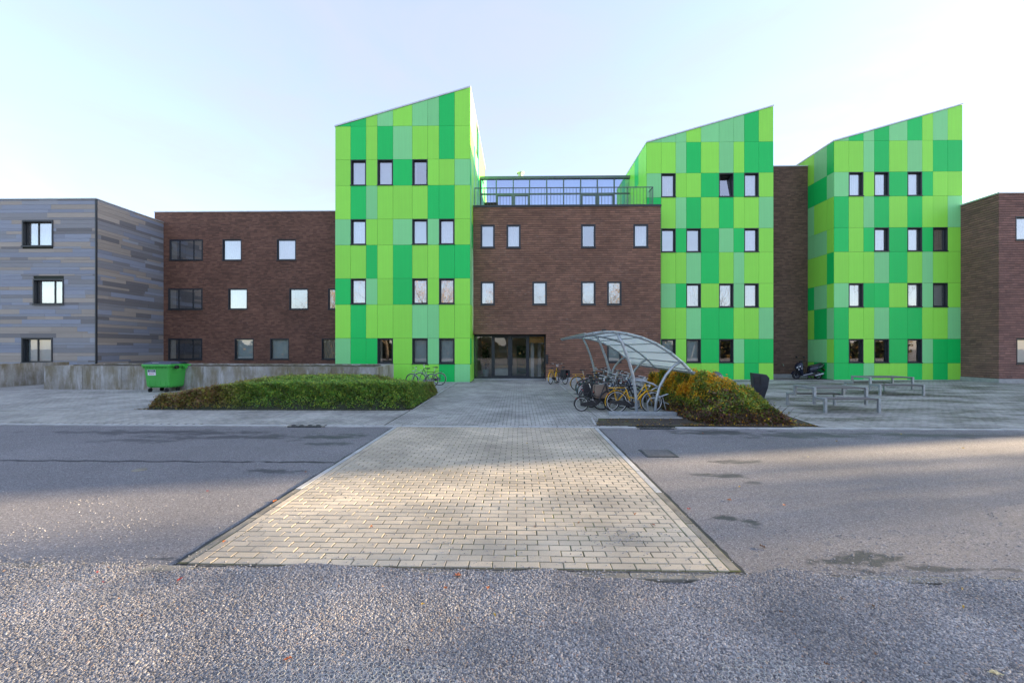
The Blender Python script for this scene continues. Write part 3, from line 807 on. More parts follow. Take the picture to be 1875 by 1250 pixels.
# ------------------------------------------------------------------ brown brick wing at the left
def rects(L, Y): return [(PX(a, Y), PX(b, Y), PZ(d, Y, (a + b) / 2), PZ(c, Y, (a + b) / 2)) for (a, b, c, d) in L]
YB = 28.5
wl_ = thing('brick_wing', 'dark brown brick wing with square windows behind the concrete planter', 'building', (PX(450, YB), YB, 0))
zt = PZ(388, YB, 450)
WB = [(310.4, 371.7, 438.6, 477.5, 'dark', (0.30, 0.73)), (308, 371, 528, 567.5, 'dark', (0.30, 0.73)), (308, 370.6, 619.5, 659, 'dark', (0.30, 0.73)),
      (407.5, 442.3, 438, 477.5, 'sheer', ()), (507, 542, 438, 477, 'sheer', ()), (418, 453, 528, 567, 'sheer', ()), (529.6, 564.4, 528, 567, 'dark', ()), (600.7, 635, 528, 567, 'dark', ()),
      (429.6, 464.5, 619.5, 658.5, 'blind', ()), (494.7, 529.3, 619.5, 658.5, 'blind', ()), (589, 624, 619.5, 658.5, 'tan', ())]
rs = rects([w[:4] for w in WB], YB)
xa, xb = PX(283, YB), PX(700, YB)
m = holed(xa, xb, 0, zt, YB, rs); shell(m, xa, xb, 0, zt - .02, YB, YB + 10); m.build('wall', M_brick_left, wl_)
for (x0, x1, z0, z1), w in zip(rs, WB): window(wl_, x0, x1, z0, z1, YB, w[4], depth=0.12 if not w[5] else 0.06, splits=w[5], rim=0.04)
MB().box(xa - .03, xb, YB - .04, YB + .3, zt, zt + .07).build('coping', M_trim, wl_)

# ------------------------------------------------------------------ grey plank-clad building
YG = 23.9
xg = PX(176, YG); xg0 = xg - 12.0; ztg = PZ(364.5, YG, 176)
gb = thing('plank_clad_building', 'building clad in slate blue, grey and taupe planks, flat roof', 'building', (xg - 4, YG, 0))
WG = [(41.6, 98, 404, 452, (0.42,), 'sheer'), (61.7, 117.5, 511, 558.5, (0.62,), 'sheer'), (40.4, 97, 618, 665, (0.42,), 'blind')]
rg = rects([w[:4] for w in WG], YG)
m = holed(xg0, xg - .03, 0, ztg, YG + .03, rg); shell(m, xg0, xg - .03, 0, ztg - .02, YG + .03, YB + 6); m.build('wall_core', M_back, gb)
for (x0, x1, z0, z1), w in zip(rg, WG): window(gb, x0, x1, z0, z1, YG, w[5], depth=0.2, splits=w[4], rim=0.07, proud=0.05)
z = 0.05; r = 0
HS = [0.28, 0.20, 0.15, 0.28, 0.24, 0.13, 0.26, 0.19]
def plank_run(u0, u1, z, h, blocked, put, wts=(5, 3, 4.4, 1.0, 3)):
    u = u0 - random.uniform(0, 1.6)
    while u < u1:
        L = random.choice([1.1, 1.6, 2.2, 3.0, 3.6]); a, b = max(u, u0), min(u + L, u1)
        segs = [(a, b)] if b - a > 0.05 else []
        for (x0, x1, z0, z1) in blocked:
            if z + h > z0 + .01 and z < z1 - .01:
                segs = [s for (p, q) in segs for s in ((p, min(q, x0)), (max(p, x1), q)) if s[1] - s[0] > 0.03]
        mt = random.choices(M_planks, wts)[0]
        for (p, q) in segs: put(p, q, z, h, mt)
        u += L
while z < ztg - 0.06:
    h = min(HS[r % 8] + random.choice((-.02, 0, .02)), ztg - z - .02)
    plank_run(xg0, xg - .05, z, h, rg, lambda a, b, zz, hh, mt: MB().box(a + .002, b - .002, YG - .012 - random.choice((0, .006)), YG + .02, zz + .004, zz + hh - .003).build('plank', mt, gb))
    plank_run(0.06, YB - YG + .1, z, h, [], lambda a, b, zz, hh, mt: MB().box(xg - .02, xg + .012 + random.choice((0, .006)), YG + a + .002, YG + b - .002, zz + .004, zz + hh - .003).build('plank', mt, gb), (3.0, 2.8, 3.4, 3, 1.8))  # side wall draws more charcoal planks: its weaker light put into the colours
    z += h; r += 1
MB().box(xg - .045, xg + .03, YG - .03, YG + .055, 0, ztg).build('corner_trim', M_frame, gb)
MB().box(xg0, xg + .06, YG - .06, YB + .5, ztg, ztg + .055).build('coping', M_trim, gb)

# ------------------------------------------------------------------ entrance block
YM = 25.0
eb = thing('entrance_block', 'brown brick block over the glass entrance, with a railed roof terrace', 'building', (PX(1035, YM), YM, 0))
ex0, ex1 = PX(861.5, Y1) + .03, PX(1210, YM); ztm = PZ(379, YM, 1035)
WM = [(880, 906, 411.6, 454.9, 'blind'), (927.5, 953.3, 411.6, 454.9, 'sheer'), (1064, 1090.4, 411, 454.5, 'dark'), (1159.7, 1187, 410.5, 454, 'sheer'),
      (880, 906, 515.4, 559, 'sheer'), (974.8, 1001.3, 515.4, 559, 'white+half'), (1063.8, 1090.4, 515, 559, 'white'), (1111.8, 1138, 515, 559, 'white'),
      (1111.5, 1137.5, 619.5, 664, 'blind'), (1160, 1187, 619.5, 664, 'blind')]
rm = rects([w[:4] for w in WM], YM)
door_x0, door_x1, door_z = ex0, PX(1000, YM), PZ(612, YM, 935)
m = holed(ex0, ex1, 0, ztm, YM, rm + [(door_x0, door_x1, 0, door_z)])
m.quad((ex1, YM, 0), (ex1, Y23 - .025, 0), (ex1, Y23 - .025, ztm), (ex1, YM, ztm))
yd = YM + 0.75
m.quad((door_x1, YM, 0), (door_x1, yd, 0), (door_x1, yd, door_z), (door_x1, YM, door_z))
m.quad((door_x0, YM, door_z), (door_x1, YM, door_z), (door_x1, yd, door_z), (door_x0, yd, door_z))
m.quad((ex0, YM, ztm), (ex1, YM, ztm), (ex1, Y23 - .025, ztm), (ex0, Y23 - .025, ztm)); m.quad((ex0, Y23 - .025, ztm), (ex1 - .55, Y23 - .025, ztm), (ex1 - .55, YM + 12, ztm), (ex0, YM + 12, ztm))
m.build('wall', M_brick_mid, eb)
for (x0, x1, z0, z1), w in zip(rm, WM): window(eb, x0, x1, z0, z1, YM, w[4], depth=0.07, rim=0.05, proud=0.006)
MB().box(ex0, ex1 + .03, YM - .05, YM + .35, ztm, ztm + .12).build('coping', M_zinc, eb)
MB().box(door_x1 + .002, ex1, YM - .03, YM - .002, 0, 0.22).build('plinth', M_conc, eb)
# glass entrance
em = MB(); fz = door_z - .02
xs_ = [PX(868.5, yd), PX(902, yd), PX(934, yd), PX(967, yd), PX(998, yd)]
en = em
en.box(door_x0 - .02, door_x1, yd, yd + .12, fz - .10, door_z + .02); en.box(door_x0 - .02, door_x1, yd, yd + .12, 0.10, 0.20)
for i, xx in enumerate(xs_): en.box(xx - (.07 if i in (1, 2, 3) else .05), xx + (.07 if i in (1, 2, 3) else .05), yd + .003, yd + .117, 0.2, fz - .10)
dr = en.build('entrance_frame', M_frame, eb)
for i in range(4):
    a, b = xs_[i] + .06, xs_[i+1] - .06; zt2 = fz - .10
    if i in (1, 2):
        f = MB(); ring(f, a, b, 0.205, zt2 - .005, 0.075, yd + .01, yd + .06); f.box(b - .12 if i == 1 else a + .09, b - .09 if i == 1 else a + .12, yd - .05, yd + .009, .95, 1.45)
        d = f.build('door', M_frame, eb)
        MB().quad((a + .07, yd + .04, .27), (b - .07, yd + .04, .27), (b - .07, yd + .04, zt2 - .07), (a + .07, yd + .04, zt2 - .07)).build('pane', M_glass_low, d)
    else: MB().quad((a, yd + .06, .2), (b, yd + .06, .2), (b, yd + .06, zt2), (a, yd + .06, zt2)).build('pane', M_glass_low, dr)
MB().box(door_x0 - .02, door_x1 + .3, yd - .16, yd - .002, -.02, 0.10).build('threshold', M_conc, eb)
M_lobby = simple('lobby_plaster', (0.66, 0.60, 0.48), 0.8, 0, 0.2, 0.7)
M_lobby_floor = simple('lobby_floor', (0.20, 0.19, 0.18), 0.35, 0, 0.2, 2)
M_wood_warm = simple('warm_wood', (0.46, 0.24, 0.055), 0.5, 0, 0.25, 12)
l0, l1, ly0, ly1 = door_x0 - .02, door_x1 + .6, yd + .13, yd + 5.0
q = MB(); q.quad((l0, ly1, 0), (l1, ly1, 0), (l1, ly1, 3.2), (l0, ly1, 3.2)); q.quad((l0, ly0, 0), (l0, ly1, 0), (l0, ly1, 3.2), (l0, ly0, 3.2)); q.quad((l1, ly0, 0), (l1, ly1, 0), (l1, ly1, 3.2), (l1, ly0, 3.2)); q.quad((l0, ly0, 3.2), (l1, ly0, 3.2), (l1, ly1, 3.2), (l0, ly1, 3.2))
q.build('lobby_wall', M_lobby, eb)
MB().box(l0, l1, ly0, ly1, 0.05, 0.10).build('lobby_floor', M_lobby_floor, eb)
MB().box(xs_[3] + .08, l1 - .05, ly0 + .02, ly0 + .12, 2.36, 2.95).build('wood_header', M_wood_warm, eb)
MB().box(xs_[1] + .15, xs_[1] + .75, ly1 - .05, ly1 - .01, 1.7, 2.3).build('notice_board', M_white, eb)
MB().box(xs_[1] + .05, xs_[2] - .15, ly0 + 1.6, ly0 + 2.1, .1, .62).build('lobby_bench', M_white, eb)
MB().box(xs_[3] - .75, xs_[3] - .02, ly1 - .06, ly1 - .01, .1, 2.2).build('inner_door', simple('green_door', (0.03, 0.12, 0.06), .5), eb)
for k in range(2): MB().box(xs_[3] + .2 + k * .5, xs_[3] + .42 + k * .5, ly0 + 1.0 + k * .7, ly0 + 1.2 + k * .7, .1, 2.45).build('lobby_column', M_white, eb)
# roof terrace: glazed front, railing
YT = 29.8; tz = PZ(323, YT, 1016); zb = ztm + .0
tx = [PX(v, YT) for v in (880.5, 908.7, 939.8, 969.7, 1001, 1032, 1063.3, 1093.8, 1124.7, 1154.6)]
M_gfr = simple('grey_green_aluminium', (0.11, 0.145, 0.145), 0.45, 0.1)
MB().box(tx[0] - .06, tx[-1] + .06, YT - .10, YT + .5, tz - .20, tz).build('terrace_beam', M_gfr, eb)
ztr = PZ(355, YT, 1016)
for i in range(10): MB().box(tx[i] - .04, tx[i] + .04, YT - .05, YT + .10, zb, tz - .2).build('mullion', M_gfr, eb)
for i in range(9):
    MB().box(tx[i] + .04, tx[i+1] - .04, YT - .03, YT + .08, ztr - .05, ztr + .05).build('transom', M_gfr, eb)
    MB().quad((tx[i] + .035, YT + .02, ztr + .05), (tx[i+1] - .035, YT + .02, ztr + .05), (tx[i+1] - .035, YT + .02, tz - .2), (tx[i] + .035, YT + .02, tz - .2)).build('pane', M_glass_blue, eb)
    MB().quad((tx[i] + .035, YT + .021, zb), (tx[i+1] - .035, YT + .021, zb), (tx[i+1] - .035, YT + .021, ztr - .05), (tx[i] + .035, YT + .021, ztr - .05)).build('pane', M_glass_blue, eb)
    if i in (1, 2, 6, 7):
        f = MB(); ring(f, tx[i] + .045, tx[i+1] - .045, zb + .05, ztr - .055, .09, YT - .045, YT + .015); f.build('door_frame', M_gfr, eb)
MB().quad((tx[0], YT + .4, zb), (tx[-1], YT + .4, zb), (tx[-1], YT + .4, tz - .01), (tx[0], YT + .4, tz - .01)).build('terrace_room_wall', M_curtain, eb)
MB().quad((tx[0] - .06, YT - .05, tz + .003), (tx[-1] + .06, YT - .05, tz + .003), (tx[-1] + .06, YT + 8, tz + .003), (tx[0] - .06, YT + 8, tz + .003)).build('terrace_roof', M_roof, eb)
yr = YM + .22; zrl = PZ(343, yr, 1033); zr0 = ztm + .12
rx0, rx1 = PX(869, yr), PX(1196, yr)
rl = MB(); rl.box(rx0, rx1, yr - .025, yr + .025, zrl - .05, zrl); rl.box(rx0, rx1, yr - .015, yr + .015, zr0 + .06, zr0 + .10)
rl.bar((rx1 - .02, yr + .025, zrl - .025), (rx1 - .02, YT - 1.0, zrl - .025), .05); rl.bar((rx1 - .02, yr + .015, zr0 + .08), (rx1 - .02, YT - 1.0, zr0 + .08), .03)
rail = rl.build('railing', M_gfr, eb)
n = 56
for i in range(n + 1):
    xx = rx0 + .01 + (rx1 - rx0 - .03) * i / n; wd = .02 if i % 8 == 0 else .009
    MB().box(xx - wd, xx + wd, yr - .008, yr + .008, zr0 if i % 8 == 0 else zr0 + .1, zrl - .05).build('baluster', M_gfr, rail)
for i in range(1, 24):
    yy = yr + (YT - 1.0 - yr) * i / 24
    MB().box(rx1 - .029, rx1 - .011, yy - .009, yy + .009, zr0 + .1, zrl - .05).build('baluster', M_gfr, rail)

# ------------------------------------------------------------------ brick recess between the right-hand towers
YR = 28.2
gpx0, gpx1 = PX(1184, Y23) + sum(WIDTHS) + .02, PX(1526.8, Y23) - .04
zg_ = PZ(305, YR, 1450)
gp = thing('brick_recess', 'tall umber brick wall set back between two green towers', 'wall', ((gpx0 + gpx1) / 2, YR, 0))
m = MB().box(gpx0, gpx1, YR, YR + 6, 0, zg_); m.build('wall', M_brick_gap, gp)
MB().box(gpx0, gpx1, YR - .04, YR + .4, zg_, zg_ + .07).build('coping', M_trim, gp)
MB().box(gpx0, gpx1, YR - .03, YR - .002, 0, .24).build('plinth', M_conc, gp)

# ------------------------------------------------------------------ plum brick block at the right, running on out of the picture
YP = 23.9
pb0, pb1 = PX(1829, YP), 79.6
zp = PZ(354.5, YP, 1829)
pb = thing('brick_block', 'plum brown brick block with a flat pale coping right of the picnic tables', 'building', (pb0 + 3, YP, 0))
WP = [(1859.5, 1894, 396.5, 441, 'sheer'), (1861, 1896, 619, 667, 'blind')]
rp = rects([w[:4] for w in WP], YP)
m = holed(pb0, pb1, 0, zp, YP, rp); shell(m, pb0, pb1, 0, zp - .02, YP, YP + 9); m.build('wall', M_brick_right, pb)
for (x0, x1, z0, z1), w in zip(rp, WP): window(pb, x0, x1, z0, z1, YP, w[4], depth=0.12, rim=0.05)
MB().box(pb0 - .05, pb1, YP - .05, YP + 9, zp, zp + .08).build('coping', M_trim, pb)
MB().box(pb0 - .035, pb1, YP - .035, YP + 4, 0, .24).build('plinth', M_conc, pb)
# the wing's far end rises to another tower, out of the picture; it throws the long shadow edge over the road
et = thing('green_tower', 'green tower at the far end of the plum brick wing', 'tower', (76, YP, 0))
MB().box(71, 79.8, YP - .05, YP + 12, 0, 18.5).build('wall', M_L, et)
MB().box(70.9, 79.9, YP - .1, YP + 12.1, 18.5, 18.6).build('roof', M_trim, et)
# ------------------------------------------------------------------ concrete planter and side wall
def poly_wall(m, pts, h0, h1):
    n = len(pts); m.add([(x, y, h0) for x, y in pts] + [(x, y, h1) for x, y in pts], [tuple(range(n, 2 * n))] + [(i, (i + 1) % n, (i + 1) % n + n, i + n) for i in range(n)])
pa, pb_, pc, pd = G(81, 712), (PX(689, 18.3), 18.3), (PX(720, 22.2), 22.2), (G(81, 712)[0], 23.3)
pt = thing('concrete_planter', 'long weathered concrete planter with a mossy top behind the green dumpster', 'planter', ((pa[0] + pb_[0]) / 2, 19.2, 0))
w_ = 0.16
m = MB(); poly_wall(m, [pa, pb_, pc, pd], -0.05, 1.02); m.build('wall_core', M_conc_wall, pt)
# four coping walls stand a little above the moss
def strip(a, b, t_, z0, z1):
    a, b = Vector((*a, 0)), Vector((*b, 0)); d = (b - a).normalized(); nrm = Vector((-d.y, d.x, 0)) * t_
    q = MB(); pts = [a, b, b + nrm, a + nrm]
    q.add([(p.x, p.y, z0) for p in pts] + [(p.x, p.y, z1) for p in pts], [(0,3,2,1),(4,5,6,7),(0,1,5,4),(1,2,6,5),(2,3,7,6),(3,0,4,7)]); return q
for a, b in ((pa, pb_), (pb_, pc), (pc, pd), (pd, pa)):
    strip((a[0], a[1]), (b[0], b[1]), w_, 1.02, 1.15).build('rim', M_conc_wall, pt)
npan = 8                                                                  # cast panels with open joints on the front face
for i in range(npan):
    f0, f1 = i / npan + .0006, (i + 1) / npan - .0006
    a = [pa[k] + (pb_[k] - pa[k]) * f0 for k in (0, 1)]; b = [pa[k] + (pb_[k] - pa[k]) * f1 for k in (0, 1)]
    strip((a[0], a[1] - .022), (b[0], b[1] - .022), .02, -0.04, 1.148).build('panel', M_conc_wall, pt)
strip((pb_[0] + .022, pb_[1] - .02), (pc[0] + .022, pc[1]), .02, -0.04, 1.149).build('panel', M_conc_wall, pt)
V_, F_ = [], []
gx, gy = 60, 14
cs = [Vector((pa[0] + .16, pa[1] + .14, 0)), Vector((pb_[0] - .16, pb_[1] + .14, 0)), Vector((pc[0] - .16, pc[1] - .16, 0)), Vector((pd[0] + .16, pd[1] - .16, 0))]
for j in range(gy + 1):
    for i in range(gx + 1):
        u, v = i / gx, j / gy
        p = cs[0] * (1-u) * (1-v) + cs[1] * u * (1-v) + cs[2] * u * v + cs[3] * (1-u) * v
        V_.append((p.x, p.y, 1.03 + .11 * random.random() ** 2))
for j in range(gy):
    for i in range(gx): F_.append((j*(gx+1)+i, j*(gx+1)+i+1, (j+1)*(gx+1)+i+1, (j+1)*(gx+1)+i))
MB().add(V_, F_).build('mossy_fill', M_moss, pt, smooth=True)
xw = G(82, 703)[0]
cw = thing('concrete_wall', 'brown stained concrete side wall in front of the plank clad building', 'wall', (xw - .15, 20, 0))
for k in range(4):
    MB().box(xw - .30, xw, 14.6 + k * 2.25 + .003, 14.6 + (k + 1) * 2.25 - .003, -.05, 1.20 + .004 * k).build('panel', M_conc_wall, cw)

# ------------------------------------------------------------------ hedges
def hedge(name, label, loc, xr, yr_, hf, cf, n, leaf=(0.028, 0.05), core=0.78, twigs=0, core_mat=None, seed=3, sink=0.5):
    r_ = np.random.default_rng(seed)
    t = thing(name, label, 'shrub', loc)
    xs = r_.uniform(*xr, n * 3); ys = r_.uniform(*yr_, n * 3)
    h = hf(xs, ys); ok = h > 0.06
    xs, ys, h = xs[ok][:n], ys[ok][:n], h[ok][:n]; k = len(xs)
    dx = (hf(xs + .08, ys) - hf(xs - .08, ys)) / .16; dy = (hf(xs, ys + .08) - hf(xs, ys - .08)) / .16
    steep = np.clip(np.hypot(dx, dy), 0, 4)
    rep = 1 + (r_.random(k) < steep * .9).astype(int) * np.minimum(6, (steep * 2.2).astype(int) + 1)      # steep sides need more leaves per ground area
    xs, ys, h, steep = np.repeat(xs, rep), np.repeat(ys, rep), np.repeat(h, rep), np.repeat(steep, rep); k = len(xs)
    xs = xs + r_.normal(0, .03, k); ys = ys + r_.normal(0, .03, k)
    z = h * (1 - sink * r_.random(k) ** 2.2) + r_.normal(0, 0.025, k) + 0.02
    sprig = (r_.random(k) < .035) & (np.abs(nz(xs * 4.4, ys * 4.1)) > .35); z = np.where(sprig, z + r_.uniform(.02, .14, k), z)
    z = np.maximum(z, 0.02)
    # leaf diamonds
    yaw_ = r_.uniform(0, 2 * np.pi, k); pit = r_.normal(0.35, 0.45, k); rol = r_.normal(0, 0.6, k)
    L = r_.uniform(*leaf, k); W = L * r_.uniform(0.35, 0.55, k)
    d = np.stack([np.cos(yaw_) * np.cos(pit), np.sin(yaw_) * np.cos(pit), np.sin(pit)], 1)
    s = np.stack([-np.sin(yaw_) * np.cos(rol), np.cos(yaw_) * np.cos(rol), np.sin(rol)], 1)
    c = np.stack([xs, ys, z], 1) - np.array(loc)
    up = np.cross(d, s)
    V = np.stack([c - d * L[:, None], c + s * W[:, None] + up * (W * .25)[:, None], c + d * L[:, None], c - s * W[:, None] + up * (W * .25)[:, None]], 1).reshape(-1, 3)
    F = np.arange(4 * k).reshape(-1, 4)
    col = np.repeat(cf(xs, ys, z, h, r_), 4, 0)
    tag(np_mesh('foliage', V, F, M_leaf, t, col), kind='stuff')
    # inner mass of stems
    nx, ny = 70, 34
    gx_ = np.linspace(*xr, nx); gy_ = np.linspace(*yr_, ny); X_, Y_ = np.meshgrid(gx_, gy_)
    H = np.maximum(hf(X_.ravel(), Y_.ravel()), 0) * core + r_.normal(0, .03, nx * ny) * (hf(X_.ravel(), Y_.ravel()) > .1)
    V = np.stack([X_.ravel(), Y_.ravel(), H - 0.02], 1) - np.array(loc)
    idx = np.arange(nx * ny).reshape(ny, nx)
    F = np.stack([idx[:-1, :-1].ravel(), idx[:-1, 1:].ravel(), idx[1:, 1:].ravel(), idx[1:, :-1].ravel()], 1)
    keep = (H[F] > 0.03).any(1)
    np_mesh('stem_mass', V, F[keep], core_mat or M_twig, t, smooth=True)
    if twigs:
        mb = MB()
        for _ in range(twigs):
            i = r_.integers(0, k); p = Vector((xs[i], ys[i], max(0.03, z[i] * r_.uniform(.1, .92)))); a = r_.uniform(0, 6.28); l = r_.uniform(.15, .52)
            q = p + Vector((math.cos(a) * l * .6, math.sin(a) * l * .6, l * r_.uniform(.1, .9)))
            mb.tube([p, (p + q) / 2 + Vector((0, 0, .03)), q], [.006, .004, .002], 4, False)
        mb.build('twigs', M_twig, t)
    return t
M_under = simple('dark_green_stems', (0.030, 0.038, 0.020), .9, 0, .4, 6)  # one even dark green for the clipped hedge's inner mass
def sm(a, b, x): t = np.clip((x - a) / (b - a), 0, 1); return t * t * (3 - 2 * t)
def nz(x, y): return np.sin(x * 2.3 + 1.7 * np.sin(y * 1.9)) * .5 + np.sin(y * 3.1 + x * 1.3) * .3 + np.sin(x * 7.3 - y * 5.1) * .2
# clipped green hedge left of the path, its western end low, twiggy and olive
def h_left(x, y):
    west = -12.25 + 0.55 * (y - 13.2)
    h = 0.48 + 0.36 * sm(-11.6, -9.0, x) + 0.035 * nz(x, y) + 0.04 * nz(x * 3.1 + 2, y * 2.7) + 0.05 * sm(13.2, 15.0, y) * sm(17.5, 15.5, y) - 0.30 * sm(-6.4, -4.6, x) * sm(13.8, 15.2, y)
    e = sm(13.04, 13.20, y) * sm(17.8, 17.3, y) * sm(west, west + 0.45, x) * sm(-3.52, -3.68, x)
    return h * e
def c_left(x, y, z, h, r_):
    k = len(x); g = .88 * sm(-10.2, -8.2, x + 0.5 * nz(x * .8, y))
    green = np.stack([r_.uniform(.11, .23, k), r_.uniform(.24, .42, k), r_.uniform(.045, .09, k)], 1)
    lite = np.stack([r_.uniform(.32, .48, k), r_.uniform(.48, .60, k), r_.uniform(.06, .10, k)], 1)
    m = (r_.random(k) < .26)[:, None]; green = np.where(m, lite, green)
    back = sm(15.2, 16.6, y + .4 * nz(x, y))[:, None] * (r_.random(k) < .5)[:, None]
    olive = np.stack([r_.uniform(.22, .38, k), r_.uniform(.20, .33, k), r_.uniform(.05, .08, k)], 1)
    brown = np.stack([r_.uniform(.22, .36, k), r_.uniform(.14, .22, k), r_.uniform(.08, .12, k)], 1)
    olive = np.where((r_.random(k) < .40 - .25 * sm(-10.6, -9, x))[:, None], brown, olive)
    green = green * (1 - back) + olive * back
    clump = (1.0 + .42 * np.clip(nz(x * 2.6 + z, y * 3.3 + z * 4) + .5 * nz(x * 6.1, z * 9 + y * 5), -1, 1))[:, None]
    return (green * g[:, None] + olive * (1 - g[:, None])) * clump
hedge('clipped_hedge', 'low clipped green hedge along the pavement, browning at its far end', (-7.5, 15.2, 0), (-12.9, -3.4), (13.0, 17.9), h_left, c_left, 84000, (.026, .050), core=.62, twigs=700, core_mat=M_under)
# yellowing shrubs by the bicycle shelter
def h_right(x, y):
    e = sm(10.55, 10.95, y) * sm(17.4, 16.2, y) * sm(4.62, 5.5, x + .22 * nz(x * 2, y * 2.3)) * sm(7.55, 6.6, x - 0.03 * (y - 10.5)) * sm(4.70, 5.3, x + .30 * (y - 10.6))
    h = 0.55 + 0.55 * sm(10.8, 12.2, y) * sm(7.6, 6.0, x) + .16 * sm(6.2, 5.2, x) * sm(11, 12, y) + 0.10 * nz(x * 1.4, y * 1.3) + .085 * nz(x * 3.7, y * 3.1 + 1) - .12 * sm(5.9, 7.2, x) - .25 * sm(14.5, 16.5, y)
    return h * e
def c_right(x, y, z, h, r_):
    k = len(x)
    green = np.stack([r_.uniform(.22, .40, k), r_.uniform(.26, .45, k), r_.uniform(.04, .07, k)], 1)
    dark = np.stack([r_.uniform(.09, .17, k), r_.uniform(.16, .26, k), r_.uniform(.03, .05, k)], 1)
    yel = np.stack([r_.uniform(.60, .85, k), r_.uniform(.33, .52, k), r_.uniform(.015, .05, k)], 1)
    brn = np.stack([r_.uniform(.15, .27, k), r_.uniform(.095, .16, k), r_.uniform(.06, .095, k)], 1)
    patch = nz(x * 2.1 + 4, y * 2.3) + .5 * nz(x * 5, y * 4.4 + 2)
    py_ = np.clip(.60 + .8 * patch, .06, .95) * sm(.55, .85, z / np.maximum(h, .1)) * sm(.45, .7, z) * sm(7.3, 6.1, x - .35 * np.maximum(0, nz(x * 3, y * 2))) * sm(11.2, 12.0, y) + .05
    u = r_.random(k)
    out = np.where((u < .35)[:, None], dark, green)
    out = np.where((u > .62)[:, None] & ((z < .42) | ((y < 11.5) & (x < 6.0)))[:, None], brn, out)
    low = (z < .30) & (r_.random(k) < .75)
    out = np.where(low[:, None], brn, out)
    out = out * (.95 + .42 * np.clip(nz(x * 3.1 + z * 2, y * 3.7 - z * 3), -1, 1))[:, None]
    return np.where((r_.random(k) < py_)[:, None], yel, out)
hedge('autumn_shrub', 'loose shrub with yellow and olive leaves beside the bicycle shelter', (6.0, 12.5, 0), (4.3, 8.3), (10.5, 17.5), h_right, c_right, 44000, (.026, .054), core=.48, twigs=2600, seed=5, sink=.8)

# fallen leaves and twig litter along the feet of both
lt = []
for _ in range(900): lt.append((random.uniform(-12.6, -3.5), 13.02 + abs(random.gauss(0, .10)), .012))
for _ in range(900): lt.append((random.uniform(4.3, 7.7), 10.50 + abs(random.gauss(0, .16)), .012))
for _ in range(260): lt.append((random.uniform(2.1, 7.7), random.uniform(10.5, 11.6), .012))
LV, LF, LC = [], [], []
for (x, y, z) in lt:
    a = random.uniform(0, 6.28); l_ = random.uniform(.015, .045); w2 = l_ * .5; c_, s_ = math.cos(a), math.sin(a); n_ = len(LV)
    LV += [(x - c_ * l_, y - s_ * l_, z), (x + s_ * w2, y - c_ * w2, z + random.uniform(0, .02)), (x + c_ * l_, y + s_ * l_, z), (x - s_ * w2, y + c_ * w2, z + random.uniform(0, .02))]; LF.append((n_, n_ + 1, n_ + 2, n_ + 3))
    LC += [random.choice([(.20, .11, .06), (.30, .18, .07), (.13, .08, .05), (.55, .36, .05), (.12, .14, .04)])] * 4
tag(np_mesh('leaf_litter', np.array(LV), np.array(LF), M_leaf, soil, np.array(LC)), kind='stuff')
